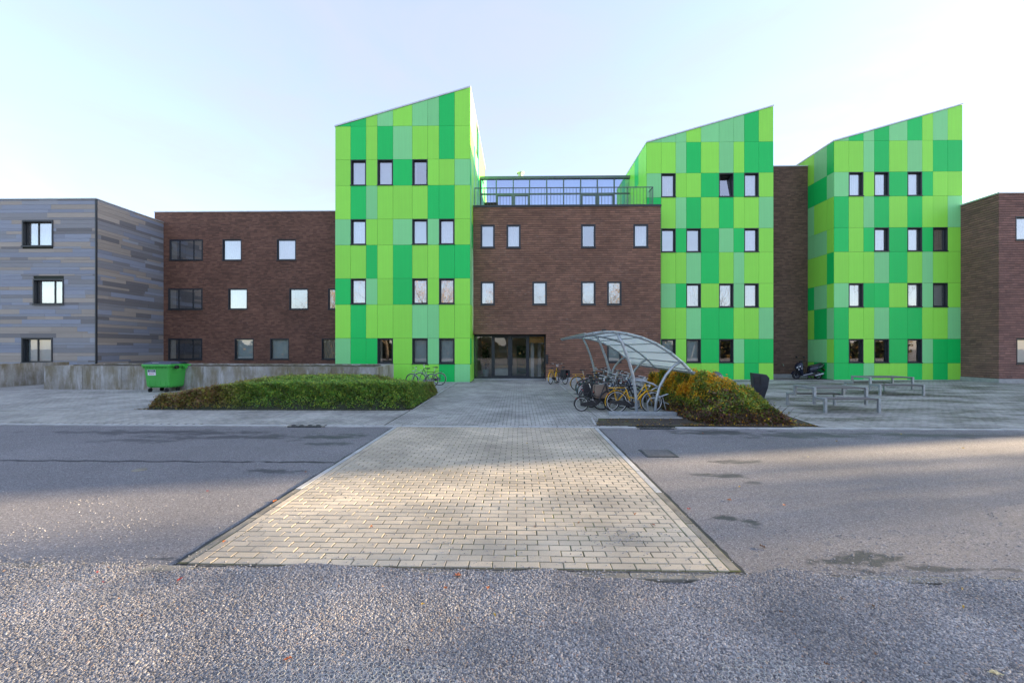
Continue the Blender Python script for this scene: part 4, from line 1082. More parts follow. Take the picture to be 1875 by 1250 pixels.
# ------------------------------------------------------------------ bicycles
PAINT = {}
def paint(name, col, rough=.35, metal=0.0):
    if name not in PAINT: PAINT[name] = simple('paint_' + name, col, rough, metal, .06, 10)
    return PAINT[name]
M_rubber = simple('tyre_rubber', (0.018, 0.018, 0.020), .8)
M_chrome = simple('chrome', (0.62, 0.63, 0.65), .25, .9, .05)
M_black = simple('black_plastic', (0.022, 0.022, 0.025), .5)
M_red = simple('red_reflector', (0.45, 0.02, 0.02), .3)
M_saddle = simple('saddle_vinyl', (0.03, 0.028, 0.028), .55)
def arc(cx, cz, r, a0, a1, n=12, y=0.0): return [(cx + r * math.cos(R(a0 + (a1 - a0) * i / n)), y, cz + r * math.sin(R(a0 + (a1 - a0) * i / n))) for i in range(n + 1)]
def bicycle(label, col, colname, loc, rz, style='step', Rw=0.345, rimlight=False, rack=True, bag=None, basket=False, fender=None, group=None, lean=0.0, saddle_z=0.95, bar='swept'):
    """a bicycle pointing along its own +X, rear hub at x=0"""
    b = local(thing('bicycle', label, 'bicycle', (loc[0], loc[1], loc[2] if len(loc) > 2 else 0.0), rz, group))
    if lean: b.rotation_euler = (R(lean), 0, rz)
    P_ = paint(colname, col); s = Rw / 0.345; wb = 1.08 if Rw > .3 else 0.98
    Fm = paint('fender_' + colname, fender) if fender else P_
    bb = (0.44, 0, 0.28); hub0 = (0, 0, Rw); hub1 = (wb, 0, Rw)
    st = (0.29, 0, 0.74); hb, ht = (wb - .14, 0, Rw + .33 if Rw > .3 else .64), (wb - .205, 0, .90)
    f = MB()
    f.tube([bb, st], .017, 8); f.tube([hb, ht], .021, 8)
    if style == 'step':
        f.tube([ht, (wb - .36, 0, .62), (.60, 0, .36), bb], .019, 8); f.tube([hb, (wb - .38, 0, .50), (.50, 0, .40), (.385, 0, .44)], .014, 8)
    elif style == 'open':
        f.tube([(hb[0], 0, hb[2] + .03), (wb - .34, 0, .52), (.58, 0, .33), bb], .026, 8); f.tube([(ht[0], 0, ht[2] - .03), (.60, 0, .45), (.36, 0, .50)], .014, 8)
    else:
        f.tube([(ht[0] + .01, 0, ht[2] - .05), (.30, 0, .71)], .016, 8); f.tube([hb, bb], .018, 8)
    for y in (-.055, .055):
        f.tube([(0, y, Rw), (bb[0] - .03, y * .5, bb[2])], .009, 6); f.tube([(0, y, Rw), (.30, y * .4, .70)], .008, 6)
    f.build('frame', P_, b, smooth=True)
    k = MB()
    for y in (-.05, .05): k.tube([(hb[0], y * .7, hb[2] - .01), (wb - .05, y, Rw + .17), (wb, y, Rw)], .011, 6)
    k.tube([(hb[0], -.05, hb[2] - .01), (hb[0], .05, hb[2] - .01)], .014, 6); k.build('fork', P_, b, smooth=True)
    for hub in (hub0, hub1):
        w = MB(); w.tube([(hub[0], -.05, Rw), (hub[0], .05, Rw)], .022, 8)
        for i in range(18):
            a = 2 * math.pi * i / 18; o_ = .03 if i % 2 else -.03
            w.tube([(hub[0] + .02 * math.cos(a + .5), o_, Rw + .02 * math.sin(a + .5)), (hub[0] + (Rw - .035) * math.cos(a), 0, Rw + (Rw - .035) * math.sin(a))], .0016, 3, False)
        wh = w.build('wheel', M_chrome, b)
        MB().torus((hub[0], 0, Rw), Rw - .019, .019, 32, 7).build('tyre', M_rubber, wh, smooth=True)
        MB().torus((hub[0], 0, Rw), Rw - .042, .010, 32, 6, sy=1.2).build('rim', M_chrome if not rimlight else M_white, wh, smooth=True)
    for (hx, a0, a1) in ((0, 15, 200), (wb, 40, 215)):
        g = MB(); n = 14
        for i in range(n):
            p0, p1 = R(a0 + (a1 - a0) * i / n), R(a0 + (a1 - a0) * (i + 1) / n); r1 = Rw + .022
            for (ya, yb_, ra, rb) in ((-.028, 0, r1 - .012, r1), (0, .028, r1, r1 - .012)):
                g.quad((hx + ra * math.cos(p0), ya, Rw + ra * math.sin(p0)), (hx + rb * math.cos(p0), yb_, Rw + rb * math.sin(p0)), (hx + rb * math.cos(p1), yb_, Rw + rb * math.sin(p1)), (hx + ra * math.cos(p1), ya, Rw + ra * math.sin(p1)))
        g.build('mudguard', Fm, b, smooth=True)
    sp = MB(); sp.tube([st, (.245, 0, saddle_z - .04)], .013, 8); post = sp.build('seat_post', M_chrome, b)
    sd = []
    for (x, w, z0, z1) in ((.10, .060, 0, .045), (.13, .085, -.01, .06), (.20, .080, -.01, .058), (.27, .045, 0, .05), (.35, .025, .01, .045), (.385, .016, .015, .04)):
        z0 += saddle_z - .045; z1 += saddle_z - .045
        sd.append([(x, -w, z0 + .01), (x, -w * .9, z1 - .012), (x, 0, z1), (x, w * .9, z1 - .012), (x, w, z0 + .01), (x, 0, z0)])
    MB().loft(sd).build('saddle', M_saddle, b, smooth=True)
    h = MB(); sx, sz = ht[0] - .02, ht[2]
    top = 1.08
    if bar == 'swept':
        h.tube([(sx, 0, sz - .02), (sx - .03, 0, top - .02)], .013, 8); h.tube([(sx - .03, 0, top - .02), (sx + .05, 0, top)], .013, 8)
        for sgn in (-1, 1): h.tube([(sx + .05, 0, top), (sx + .04, sgn * .12, top + .03), (sx - .06, sgn * .26, top + .05), (sx - .20, sgn * .29, top + .04)], .011, 7)
        gr_ = [((sx - .10, sg * .275, top + .047), (sx - .22, sg * .292, top + .04)) for sg in (-1, 1)]
    else:
        h.tube([(sx, 0, sz - .02), (sx - .03, 0, top - .08)], .013, 8); h.tube([(sx - .03, 0, top - .08), (sx + .07, 0, top - .07)], .013, 8)
        h.tube([(sx + .05, -.29, top - .05), (sx + .07, 0, top - .07), (sx + .05, .29, top - .05)], .011, 7)
        gr_ = [((sx + .052, sg * .19, top - .056), (sx + .048, sg * .30, top - .049)) for sg in (-1, 1)]
    hbar = h.build('handlebar', M_chrome, b, smooth=True)
    for a, c_ in gr_: MB().tube([a, c_], .017, 8).build('grip', M_black, hbar)
    lm = MB(); lm.tube([(hb[0] + .03, 0, hb[2] + .16), (hb[0] + .09, 0, hb[2] + .15)], [.024, .034], 10); lm.build('headlamp', M_chrome, b)
    cr = MB(); cr.tube([(bb[0], -.07, bb[2]), (bb[0], .07, bb[2])], .02, 8)
    ang = R(40)
    for sg in (-1, 1):
        e = (bb[0] + sg * .17 * math.cos(ang), sg * .08, bb[2] + sg * .17 * math.sin(ang) * -1)
        cr.tube([(bb[0], sg * .075, bb[2]), e], .011, 6); cr.box(e[0] - .045, e[0] + .045, min(e[1], e[1] + sg * .09), max(e[1], e[1] + sg * .09), e[2] - .012, e[2] + .012)
    cr.torus((bb[0], -.06, bb[2]), .085, .006, 20, 4); cr.build('crank', M_chrome, b)
    cc = MB(); pl = [(-.05, Rw - .05), (.10, Rw - .075), (bb[0], bb[2] - .10), (bb[0] + .09, bb[2] - .05), (bb[0] + .10, bb[2] + .04), (bb[0] + .03, bb[2] + .10), (.05, Rw + .05), (-.05, Rw + .045)]
    cc.prism(pl, -.085, -.068, 'xz'); cc.build('chain_guard', M_black if style != 'diamond' else M_chrome, b)
    if rack:
        r = MB()
        zr_ = 2 * Rw + .09
        for y in (-.06, 0, .06): r.tube([(-.24, y, zr_), (.26, y, zr_ + .01)], .006, 6)
        for x in (-.24, -.08, .10, .26): r.tube([(x, -.062, zr_), (x, .062, zr_)], .006, 6)
        for y in (-.065, .065): r.tube([(-.10, y, zr_), (0, y, Rw)], .006, 6)
        r.build('luggage_rack', P_ if style == 'open' else M_black, b)
    MB().box(-.27 * s, -.255 * s, -.035, .035, 2 * Rw * .82, 2 * Rw * .82 + .045).build('rear_reflector', M_red, b)
    kst = MB(); kst.tube([(.30, .06, .27), (.24, .20, .012)], .009, 6); kst.build('kickstand', M_chrome, b)
    if bag:
        for sg in (-1, 1):
            q = MB(); y0 = sg * .075; y1 = sg * .22
            q.loft([[(-.22, y0, .40), (.16, y0, .40), (.16, y1 * .95, .40), (-.22, y1 * .95, .40)], [(-.25, y0, .55), (.19, y0, .55), (.19, y1, .55), (-.25, y1, .55)], [(-.24, y0, .79), (.18, y0, .79), (.18, y1 * .85, .80), (-.24, y1 * .85, .80)]])
            q.build('pannier', bag, b, bevel=.015)
        MB().box(-.2, .14, -.18, .18, 2 * Rw + .10, 2 * Rw + .125).build('pannier_flap', bag, b)
    if basket:
        q = MB(); x0, z0 = hb[0] + .05, hb[2] + .16
        for t_ in range(4):
            zz = z0 + t_ * .07; e = .02 * t_
            ring_ = [(x0 - e, -.15 - e, zz), (x0 + .26 + e, -.15 - e, zz), (x0 + .26 + e, .15 + e, zz), (x0 - e, .15 + e, zz), (x0 - e, -.15 - e, zz)]
            q.tube(ring_, .005, 4)
        for i in range(14):
            f_ = i / 14 * 4; sd_ = int(f_); u = f_ - sd_
            c_ = [(x0, -.15), (x0 + .26, -.15), (x0 + .26, .15), (x0, .15), (x0, -.15)]
            px_, py_ = c_[sd_][0] + (c_[sd_ + 1][0] - c_[sd_][0]) * u, c_[sd_][1] + (c_[sd_ + 1][1] - c_[sd_][1]) * u
            q.tube([(px_, py_, z0), (px_ + (.06 if px_ > x0 + .13 else -.06) * .9, py_ * 1.35, z0 + .21)], .003, 4)
        q.build('basket', M_steel, b)
    return b
YEL = (0.80, 0.44, 0.012); BLK = (0.022, 0.022, 0.026)
bag_tan = simple('canvas_tan', (0.25, 0.19, 0.15), .9, 0, .15, 6); bag_grey = simple('canvas_grey', (0.30, 0.32, 0.38), .9, 0, .12, 6); bag_black = simple('canvas_black', (.03, .03, .034), .9, 0, .12, 6)
GB = 'bicycles in the shelter'
# nearest row: front wheels to the right, in the rack
bx = 3.02
bicycle('yellow open frame bicycle at the street end of the shelter', YEL, 'yellow', (3.06, 12.62), R(0), 'open', rimlight=True, saddle_z=.86)
bicycle('dark folding bicycle with small pale rims beside the yellow one', BLK, 'black', (2.02, 12.95), R(4), 'open', Rw=.235, rimlight=True, saddle_z=.93)
bicycle('black bicycle with tan and grey panniers in the shelter', BLK, 'black', (2.72, 13.25), R(3), 'step', bag=bag_tan)
bicycle('black bicycle with a big black saddlebag and dark frame in the shelter', (.05, .05, .06), 'charcoal', (2.45, 13.75), R(-4), 'step', bag=bag_black)
spec = [('silver diamond frame bicycle with straight bars in the shelter', (.45, .47, .50), 'silver', 'diamond', dict(bar='flat')),
        ('dark blue bicycle with swept bars in the shelter', (.02, .035, .11), 'navy', 'step', {}),
        ('black bicycle with a wire front basket in the shelter', BLK, 'black', 'step', dict(basket=True)),
        ('teal bicycle with chrome bars in the shelter', (.015, .12, .14), 'teal', 'step', {}),
        ('dark red bicycle in the shelter', (.20, .015, .02), 'dark_red', 'step', {}),
        ('white bicycle with high chrome bars in the shelter', (.60, .60, .60), 'white', 'diamond', {}),
        ('dark green bicycle in the shelter', (.015, .06, .03), 'bottle_green', 'step', {}),
        ('black diamond frame bicycle near the shelter back end', BLK, 'black', 'diamond', dict(bar='flat')),
        ('pink and silver bicycle near the shelter back end', (.42, .10, .16), 'pink', 'step', {})]
for i, (lb, c_, cn, sty, kw) in enumerate(spec):
    bicycle(lb, c_, cn, (2.75 + .30 * ((i * 5) % 3 - 1) + .05 * i, 14.2 + i * .47), R(random.uniform(-6, 7)), sty, saddle_z=.92 + .03 * (i % 3), lean=random.uniform(-4, 4), **kw)
bicycle('yellow bicycle with black saddle behind the shelter, before the brick wall', YEL, 'yellow', (2.80, 19.15), R(3), 'open', saddle_z=1.0)
bicycle('yellow bicycle seen from behind beside the glass entrance', YEL, 'yellow', (PX(1008.5, 22.7), 22.7), R(62), 'open', saddle_z=.92)
bicycle('black bicycle with black panniers by the entrance wall', BLK, 'black', (PX(1034, 22.7), 22.6), R(112), 'step', bag=bag_black, saddle_z=.98)
bicycle('silver green bicycle leaning by the green tower behind the hedge', (.30, .36, .34), 'grey_green', (PX(791, 21.0) , 21.0), R(180 - 6), 'diamond', saddle_z=.99, lean=-3, bar='flat')
bicycle('dark bicycle with chrome mudguards by the green tower behind the hedge', (.05, .07, .07), 'dark_grey', (PX(805, 21.9), 21.9), R(180 + 4), 'step', fender=(.45, .46, .48), saddle_z=1.0, lean=3)
bicycle('red bicycle half hidden behind the yellow shrub', (.38, .03, .02), 'red', (PX(1269, 17.0), 17.15), R(205), 'diamond', saddle_z=1.12, fender=(.02, .02, .02), bar='flat', rack=False)
bicycle('bottle green bicycle behind the shelter roof end', (.01, .09, .035), 'green', (PX(1216, 19.6), 19.7), R(80), 'step', saddle_z=1.0)

# ------------------------------------------------------------------ bicycle shelter and racks
SH_Y = [12.25, 15.45, 18.65]
sh = thing('bicycle_shelter', 'curved galvanised bicycle shelter with a translucent arched roof', 'shelter', (3.6, 15.4, 0))
prof = [(2.00, 2.42), (2.28, 2.475), (2.60, 2.51), (3.0, 2.495), (3.45, 2.41), (3.95, 2.25), (4.45, 1.97), (4.87, 1.64), (5.12, 1.39), (5.24, 1.26)]
def crv(pts, n):
    out = []
    for i in range(n + 1):
        t_ = i / n * (len(pts) - 1); j = min(int(t_), len(pts) - 2); f = t_ - j
        p0, p1, p2, p3 = pts[max(j - 1, 0)], pts[j], pts[j + 1], pts[min(j + 2, len(pts) - 1)]
        out.append(tuple(.5 * (2 * p1[k] + (p2[k] - p0[k]) * f + (2 * p0[k] - 5 * p1[k] + 4 * p2[k] - p3[k]) * f * f + (3 * p1[k] - p0[k] - 3 * p2[k] + p3[k]) * f ** 3) for k in range(len(p1))))
    return out
for y in SH_Y:
    fr = MB(); fr.tube([(x, y, z - .03) for x, z in crv(prof, 20)], .032, 8); fr.build('roof_arch', M_steel, sh, smooth=True)
    MB().tube([(3.57, y, 0.06), (3.55, y, .55), (3.47, y, 1.15), (3.33, y, 1.65), (3.14, y, 2.15), (2.99, y, 2.45)], .045, 10).build('post', M_steel, sh, smooth=True)
    MB().tube([(4.12, y, .06), (4.16, y, .45), (4.26, y, .85), (4.45, y, 1.2), (4.68, y, 1.47), (4.88, y, 1.60)], .042, 10).build('brace', M_steel, sh, smooth=True)
    MB().tube([(3.52, y, 1.05), (3.80, y, 1.02), (4.08, y, .92), (4.27, y, .80)], .028, 8).build('tie_bar', M_steel, sh, smooth=True)
for y in (SH_Y[0], SH_Y[-1]):
    MB().box(2.72, 4.75, y - .11, y + .11, 0.0, .10).build('ground_beam', M_steel, sh, bevel=.01)
yA, yB = 12.12, 18.95
pc_ = crv(prof, 10)
for (x, z) in pc_: MB().tube([(x, yA, z - .002), (x, yB, z - .002)], .020, 6).build('purlin', M_steel, sh)
def poly_mat():
    t = NT('polycarbonate'); tr = t.new('ShaderNodeBsdfTranslucent'); tr.inputs[0].default_value = (.90, .95, .93, 1)
    tp = t.new('ShaderNodeBsdfTransparent'); tp.inputs[0].default_value = (.90, .95, .94, 1)
    t.set(Base_Color=(.74, .79, .77), Roughness=.25)
    a = t.new('ShaderNodeMixShader'); a.inputs[0].default_value = .6; t.t.links.new(t.b.outputs[0], a.inputs[1]); t.t.links.new(tr.outputs[0], a.inputs[2])
    b = t.new('ShaderNodeMixShader'); b.inputs[0].default_value = .30; t.t.links.new(a.outputs[0], b.inputs[1]); t.t.links.new(tp.outputs[0], b.inputs[2])
    t.t.links.new(b.outputs[0], t.out.inputs['Surface']); return t.m
M_poly = poly_mat()
for i in range(10):
    (x0, z0), (x1, z1) = pc_[i], pc_[i + 1]
    MB().add([(x0, yA, z0 + .019), (x1, yA, z1 + .019), (x1, yB, z1 + .019), (x0, yB, z0 + .019), (x0, yA, z0 + .025), (x1, yA, z1 + .025), (x1, yB, z1 + .025), (x0, yB, z0 + .025)],
             [(0,3,2,1),(4,5,6,7),(0,1,5,4),(1,2,6,5),(2,3,7,6),(3,0,4,7)]).build('roof_sheet', M_poly, sh)
for (x, z) in (prof[0], prof[-1]): MB().box(x - .03, x + .03, yA - .02, yB + .02, z + .0255, z + .05).build('roof_edge', M_steel, sh)
MB().box(2.50, 2.62, yA - .04, yA + .06, 2.535, 2.58).build('end_clip', M_zinc, sh)
# racks: hoops that hold the front wheels
rk = thing('bicycle_rack', 'galvanised hoop rack for front wheels inside the bicycle shelter', 'bicycle rack', (4.45, 15.4, 0))
q = MB(); q.tube([(4.05, 12.5, .035), (4.05, 18.5, .035)], .02, 6); q.tube([(4.62, 12.5, .30), (4.62, 18.5, .30)], .018, 6); q.build('rail', M_steel, rk)
for i in range(14):
    y = 12.55 + i * .45; hi_ = .22 if i % 2 else 0.0
    for dy in (-.035, .035):
        MB().tube([(4.02, y + dy, .04), (3.98, y + dy, .32 + hi_ * .3), (4.06, y + dy, .46 + hi_ * .3), (4.34, y + dy, .50 + hi_), (4.62, y + dy, .60 + hi_)], .013, 6).build('hoop', M_steel, rk)
    MB().tube([(4.45, y, .53 + hi_), (4.58, y, .01)], .014, 6).build('stay', M_steel, rk)

# ------------------------------------------------------------------ wheeled dumpster
M_bin = simple('bin_green_plastic', (0.055, 0.40, 0.065), .45, 0, .08, 2)
M_lid = simple('bin_lid_grey', (0.050, 0.065, 0.10), .45, 0, .1, 3)
bnx, bny = PX(257.5, 18.1), 18.1
bn = local(thing('dumpster', 'green plastic wheeled dumpster with a dark grey lid against the concrete planter', 'dumpster', (bnx, bny, 0), R(-2)))
def rect(x0, x1, y0, y1, z, c=.05): return [(x0 + c, y0, z), (x1 - c, y0, z), (x1, y0 + c, z), (x1, y1 - c, z), (x1 - c, y1, z), (x0 + c, y1, z), (x0, y1 - c, z), (x0, y0 + c, z)]
MB().loft([rect(.18, 1.19, .17, .92, .22), rect(.14, 1.23, .11, .96, .29), rect(.12, 1.25, .09, .98, .60), rect(.07, 1.30, .045, 1.02, 1.18)]).build('body', M_bin, bn)
MB().loft([rect(.0, 1.37, -.01, 1.07, 1.18, .06), rect(-.01, 1.38, -.02, 1.08, 1.21, .06), rect(-.01, 1.38, -.02, 1.08, 1.27, .06), rect(.01, 1.36, .0, 1.06, 1.285, .06)]).build('rim', M_bin, bn)
for k in range(9): MB().box(.10 + k * .145, .115 + k * .145, -.012, .035, 1.10, 1.179).build('rib', M_bin, bn)
for k in range(4): MB().box(.30 + k * .25, .34 + k * .25, .085 - .0, .125, .34, .58).build('rib', M_bin, bn)
MB().loft([rect(.02, 1.35, .01, 1.05, 1.286, .06), rect(.04, 1.33, .03, 1.03, 1.33, .08), rect(.14, 1.22, .16, .90, 1.385, .10), rect(.3, 1.08, .3, .76, 1.41, .10)]).build('lid', M_lid, bn, smooth=False)
MB().box(.50, .78, .06, .14, 1.348, 1.358).build('lid_label', M_white, bn)
for y in (.32, .78): MB().tube([(1.37, y, 1.15), (1.47, y, 1.15)], .085, 14).build('trunnion', M_black if y < .5 else M_bin, bn)
MB().box(1.22, 1.44, .62, .98, 1.36, 1.40).build('lid_handle', M_lid, bn); MB().box(1.385, 1.46, .88, 1.06, 1.20, 1.26).build('handle', M_bin, bn)
for (x, y) in ((.30, .26), (1.08, .26), (.30, .84), (1.08, .84)):
    w = MB(); w.tube([(x - .02, y - .10, .10), (x + .02, y - .10, .10)], .10, 16); wo = w.build('caster', M_rubber, bn)
    MB().add([(x - .035, y - .03, .225), (x - .035, y + .05, .225), (x - .035, y - .09, .08), (x - .035, y - .12, .10), (x - .042, y - .03, .225), (x - .042, y + .05, .225), (x - .042, y - .09, .08), (x - .042, y - .12, .10)], [(0,1,2,3),(7,6,5,4),(0,4,5,1),(1,5,6,2),(2,6,7,3),(3,7,4,0)]).build('fork', M_steel, wo)
# printed sticker: dark upper field with two lines of small white lettering, white lower field with a red mark
M_navy = simple('sticker_navy', (0.035, 0.06, 0.12), .5); M_stw = simple('sticker_white', (.72, .74, .80), .5); M_str = simple('sticker_red', (.55, .05, .07), .5)
def tilt_pt(x, z, d): f = (z - .60) / .58; return (x, .09 - .045 * f - d, z)
def st_quad(x0, x1, z0, z1, d): return MB().quad(tilt_pt(x0, z0, d), tilt_pt(x1, z0, d), tilt_pt(x1, z1, d), tilt_pt(x0, z1, d))
sk = st_quad(.27, .66, .78, 1.04, .006).build('sticker', M_stw, bn)
st_quad(.285, .645, .91, 1.03, .010).build('sticker_field', M_navy, sk)
def print_line(x0, x1, z0, z1, mat_, n_):          # a line of lettering too small to read: strokes of print
    q_ = MB(); x_ = x0; rp_ = random.Random(n_)
    while x_ < x1:
        w2 = rp_.uniform(.010, .020); q_.quad(tilt_pt(x_, z0, .014), tilt_pt(x_ + w2, z0, .014), tilt_pt(x_ + w2, z1 - rp_.choice((0, .006)), .014), tilt_pt(x_, z1, .014)); x_ += w2 + rp_.choice((.006, .006, .014))
    q_.build('lettering', mat_, sk)
print_line(.38, .56, .985, 1.012, M_stw, 3); print_line(.30, .63, .925, .962, M_stw, 4); print_line(.41, .58, .835, .862, M_str, 5)
mk_ = MB(); mk_.add([tilt_pt(.375 + .028 * math.cos(a), .848 + .028 * math.sin(a), .010) for a in [i * .6 for i in range(9)]] , [tuple(range(9))]); mk_.build('emblem', M_str, sk)

# ------------------------------------------------------------------ picnic tables
def wood_mat():
    t = NT('weathered_plank'); c = t.coord(); g = t.noise(t.mapping(c, (1.2, 30, 30)), 1.0, 6, .7); r_ = t.new('ShaderNodeObjectInfo').outputs['Random']
    t.set(Base_Color=t.mix(1.0, t.ramp(g, [(.3, (.085, .082, .08)), (.7, (.20, .195, .185))]), t.math('ADD', .85, t.math('MULTIPLY', r_, .3)), 'MULTIPLY'), Roughness=.8); t.bump(g, .3, .004); return t.m
M_wood = wood_mat()
def picnic(label, x0, x1, y0, y1):
    t = thing('picnic_table', label, 'picnic table', ((x0 + x1) / 2, (y0 + y1) / 2, 0), 0, None)
    L = y1 - y0; b = .075; ya, yb_, yc, yd_ = y0, y0 + L * .25, y0 + L * .75, y1
    S, H = .46, .76
    for x in (x0, x1 - b):
        f = MB()
        def bx_(ya_, yb2, za, zb2): f.box(x, x + b, ya_, yb2, za, zb2)
        bx_(ya, ya + b, 0, S); bx_(ya + b, yb_ + b, S - b, S); bx_(yb_, yb_ + b, S, H); bx_(yb_ + b, yc, H - b, H); bx_(yc, yc + b, S - b, H); bx_(yc + b, yd_, S - b, S); bx_(yd_ - b, yd_, 0, S - b)
        f.build('end_frame', M_steel, t, bevel=.006)
        MB().box(x, x + b, yb_ + .01, yb_ + .07, .20, S - b - .002).build('bracket', M_steel, t)
    xa, xb_ = x0 + b + .004, x1 - b - .004
    def planks(ya_, yb2, z, n):
        w = (yb2 - ya_) / n
        for i in range(n): MB().box(xa, xb_, ya_ + i * w + .004, ya_ + (i + 1) * w - .004, z - .045, z + random.uniform(-.002, .002)).build('plank', M_wood, t)
    planks(yb_ + .02, yc + b - .02, H - .006, 5); planks(ya + .01, yb_ - .06, S - .004, 2); planks(yc + b + .06, yd_ - .01, S - .004, 2)
    return t
picnic('steel framed picnic table with weathered planks next to the yellow shrub', 9.50, 11.22, 12.67, 14.50)
picnic('steel framed picnic table with weathered planks before the green tower', 15.35, 17.25, 17.40, 19.30)

# ------------------------------------------------------------------ litter bin
M_litter = simple('litter_bin_grey', (0.028, 0.032, 0.042), .5, 0, .12, 4)
lb = local(thing('litter_bin', 'dark grey tapered litter bin standing behind the yellow shrub', 'litter bin', (PX(1390, 16.4), 16.4, 0), R(-18)))
MB().loft([[(-.14, -.20, .03), (.14, -.20, .03), (.14, .18, .03), (-.14, .18, .03)], [(-.24, -.26, .45), (.25, -.26, .45), (.25, .24, .45), (-.24, .24, .45)], [(-.27, -.28, .90), (.30, -.28, .84), (.30, .26, .84), (-.27, .26, .90)], [(-.27, -.28, 1.02), (.20, -.28, .97), (.20, .26, .97), (-.27, .26, 1.02)]]).build('body', M_litter, lb, bevel=.015)
MB().box(-.215, -.05, -.302, -.283, .62, .88).build('mouth', M_black, lb); MB().box(-.02, -.012, -.298, -.282, .50, .99).build('seam', M_black, lb)
MB().box(-.09, .09, -.12, .12, -.01, .035).build('foot', M_steel, lb)

# ------------------------------------------------------------------ scooter
M_scb = simple('scooter_dark_blue', (0.018, 0.024, 0.045), .22, 0, .1, 5); M_scs = simple('scooter_silver', (.45, .48, .52), .28, .5, .08)
sc = local(thing('scooter', 'dark blue motor scooter parked at the brick recess', 'scooter', (PX(1458, 26.6), 26.6, 0), R(2)))
sc.scale = (1.12, 1.12, 1.12)
# points along +X towards the tail, front wheel hub at x=0
for hx, rim_m in ((0.0, M_scb), (1.28, M_scs)):
    w = MB(); w.tube([(hx, -.05, .24), (hx, .05, .24)], .06, 12)
    for i in range(5):
        a = i * 2 * math.pi / 5; w.bar((hx + .05 * math.cos(a), 0, .24 + .05 * math.sin(a)), (hx + .16 * math.cos(a), 0, .24 + .16 * math.sin(a)), .03)
    wo = w.build('wheel', rim_m, sc); MB().torus((hx, 0, .24), .195, .05, 26, 8, sy=1.1).build('tyre', M_rubber, wo, smooth=True); MB().torus((hx, 0, .24), .150, .014, 26, 6, sy=2.5).build('rim', rim_m, wo, smooth=True)
q = MB(); q.tube([(0, -.085, .24), (.06, -.085, .52), (.16, -.04, .78)], .022, 8); q.tube([(0, .085, .24), (.06, .085, .52), (.16, .04, .78)], .022, 8); q.tube([(.14, 0, .70), (.27, 0, 1.02)], .028, 8); q.build('fork', M_black, sc)
q = MB(); n = 10
for i in range(n):
    a0, a1 = R(20 + 150 * i / n), R(20 + 150 * (i + 1) / n); r0 = .275
    q.quad((r0 * math.cos(a0), -.07, .24 + r0 * math.sin(a0)), (r0 * math.cos(a0), .07, .24 + r0 * math.sin(a0)), (r0 * math.cos(a1), .07, .24 + r0 * math.sin(a1)), (r0 * math.cos(a1), -.07, .24 + r0 * math.sin(a1)))
q.build('mudguard', M_scb, sc, smooth=True)
def sect(x, w, z0, z1): return [(x, -w, z0), (x, -w, z1), (x, -w * .5, z1 + .03), (x, w * .5, z1 + .03), (x, w, z1), (x, w, z0)]
MB().loft([sect(-.06, .05, .66, .74), sect(.04, .15, .56, .84), sect(.14, .20, .45, .93), sect(.24, .19, .30, .96), sect(.30, .16, .24, .90)]).build('front_shield', M_scb, sc, smooth=True, bevel=0)
for sg in (-1, 1): MB().add([(-.05, sg * .075, .70), (.12, sg * .20, .80), (.12, sg * .205, .74), (-.04, sg * .09, .65)], [(0, 1, 2, 3)]).build('headlight', M_scs, sc); MB().add([(.0, sg * .14, .60), (.20, sg * .212, .66), (.20, sg * .212, .60), (.02, sg * .15, .55)], [(0, 1, 2, 3)]).build('trim', M_scs, sc)
q = MB(); q.loft([sect(.22, .05, .98, 1.03), sect(.30, .09, .98, 1.08), sect(.36, .05, 1.0, 1.05)])
for sg in (-1, 1): q.tube([(.29, sg * .06, 1.04), (.33, sg * .20, 1.07), (.40, sg * .34, 1.05)], .018, 8)
hb_ = q.build('handlebar', M_black, sc)
for sg in (-1, 1):
    q = MB(); q.tube([(.31, sg * .22, 1.08), (.24, sg * .30, 1.24)], .008, 6); q.loft([[(.22, sg * .30 - .07, 1.24), (.22, sg * .30 + .07, 1.24), (.22, sg * .30 + .07, 1.33), (.22, sg * .30 - .07, 1.33)], [(.25, sg * .30 - .06, 1.25), (.25, sg * .30 + .06, 1.25), (.25, sg * .30 + .06, 1.32), (.25, sg * .30 - .06, 1.32)]]); q.build('mirror', M_black, hb_)
MB().loft([[(x, -w, z0), (x, w, z0), (x, w, z1), (x, -w, z1)] for (x, w, z0, z1) in ((.24, .14, .22, .40), (.34, .17, .21, .33), (.70, .17, .21, .34), (.80, .16, .24, .50))]).build('footboard', M_scb, sc)
for sg in (-1, 1): MB().tube([(.28, sg * .178, .24), (.55, sg * .18, .30), (.85, sg * .178, .37)], .016, 6).build('trim', M_scs, sc)
MB().loft([sect(.74, .13, .34, .66), sect(.92, .17, .40, .72), sect(1.15, .17, .52, .78), sect(1.42, .13, .64, .86), sect(1.62, .05, .76, .90)]).build('tail_body', M_scb, sc, smooth=True)
for sg in (-1, 1): MB().add([(1.10, sg * .178, .66), (1.40, sg * .145, .74), (1.62, sg * .06, .90), (1.40, sg * .145, .86)], [(0, 1, 2, 3)]).build('trim', M_scs, sc)
MB().loft([sect(.74, .09, .70, .76), sect(.90, .14, .72, .79), sect(1.15, .14, .78, .85), sect(1.38, .13, .86, .92), sect(1.48, .08, .90, .93)]).build('seat', M_saddle, sc, smooth=True)
MB().loft([[(x, -.12, z0), (x, .10, z0), (x, .10, z1), (x, -.12, z1)] for (x, z0, z1) in ((.80, .18, .36), (1.05, .18, .38), (1.34, .17, .33))]).build('engine', M_black, sc)
MB().tube([(1.0, -.15, .22), (1.45, -.17, .34)], [.035, .06], 10).build('exhaust', M_scs, sc)
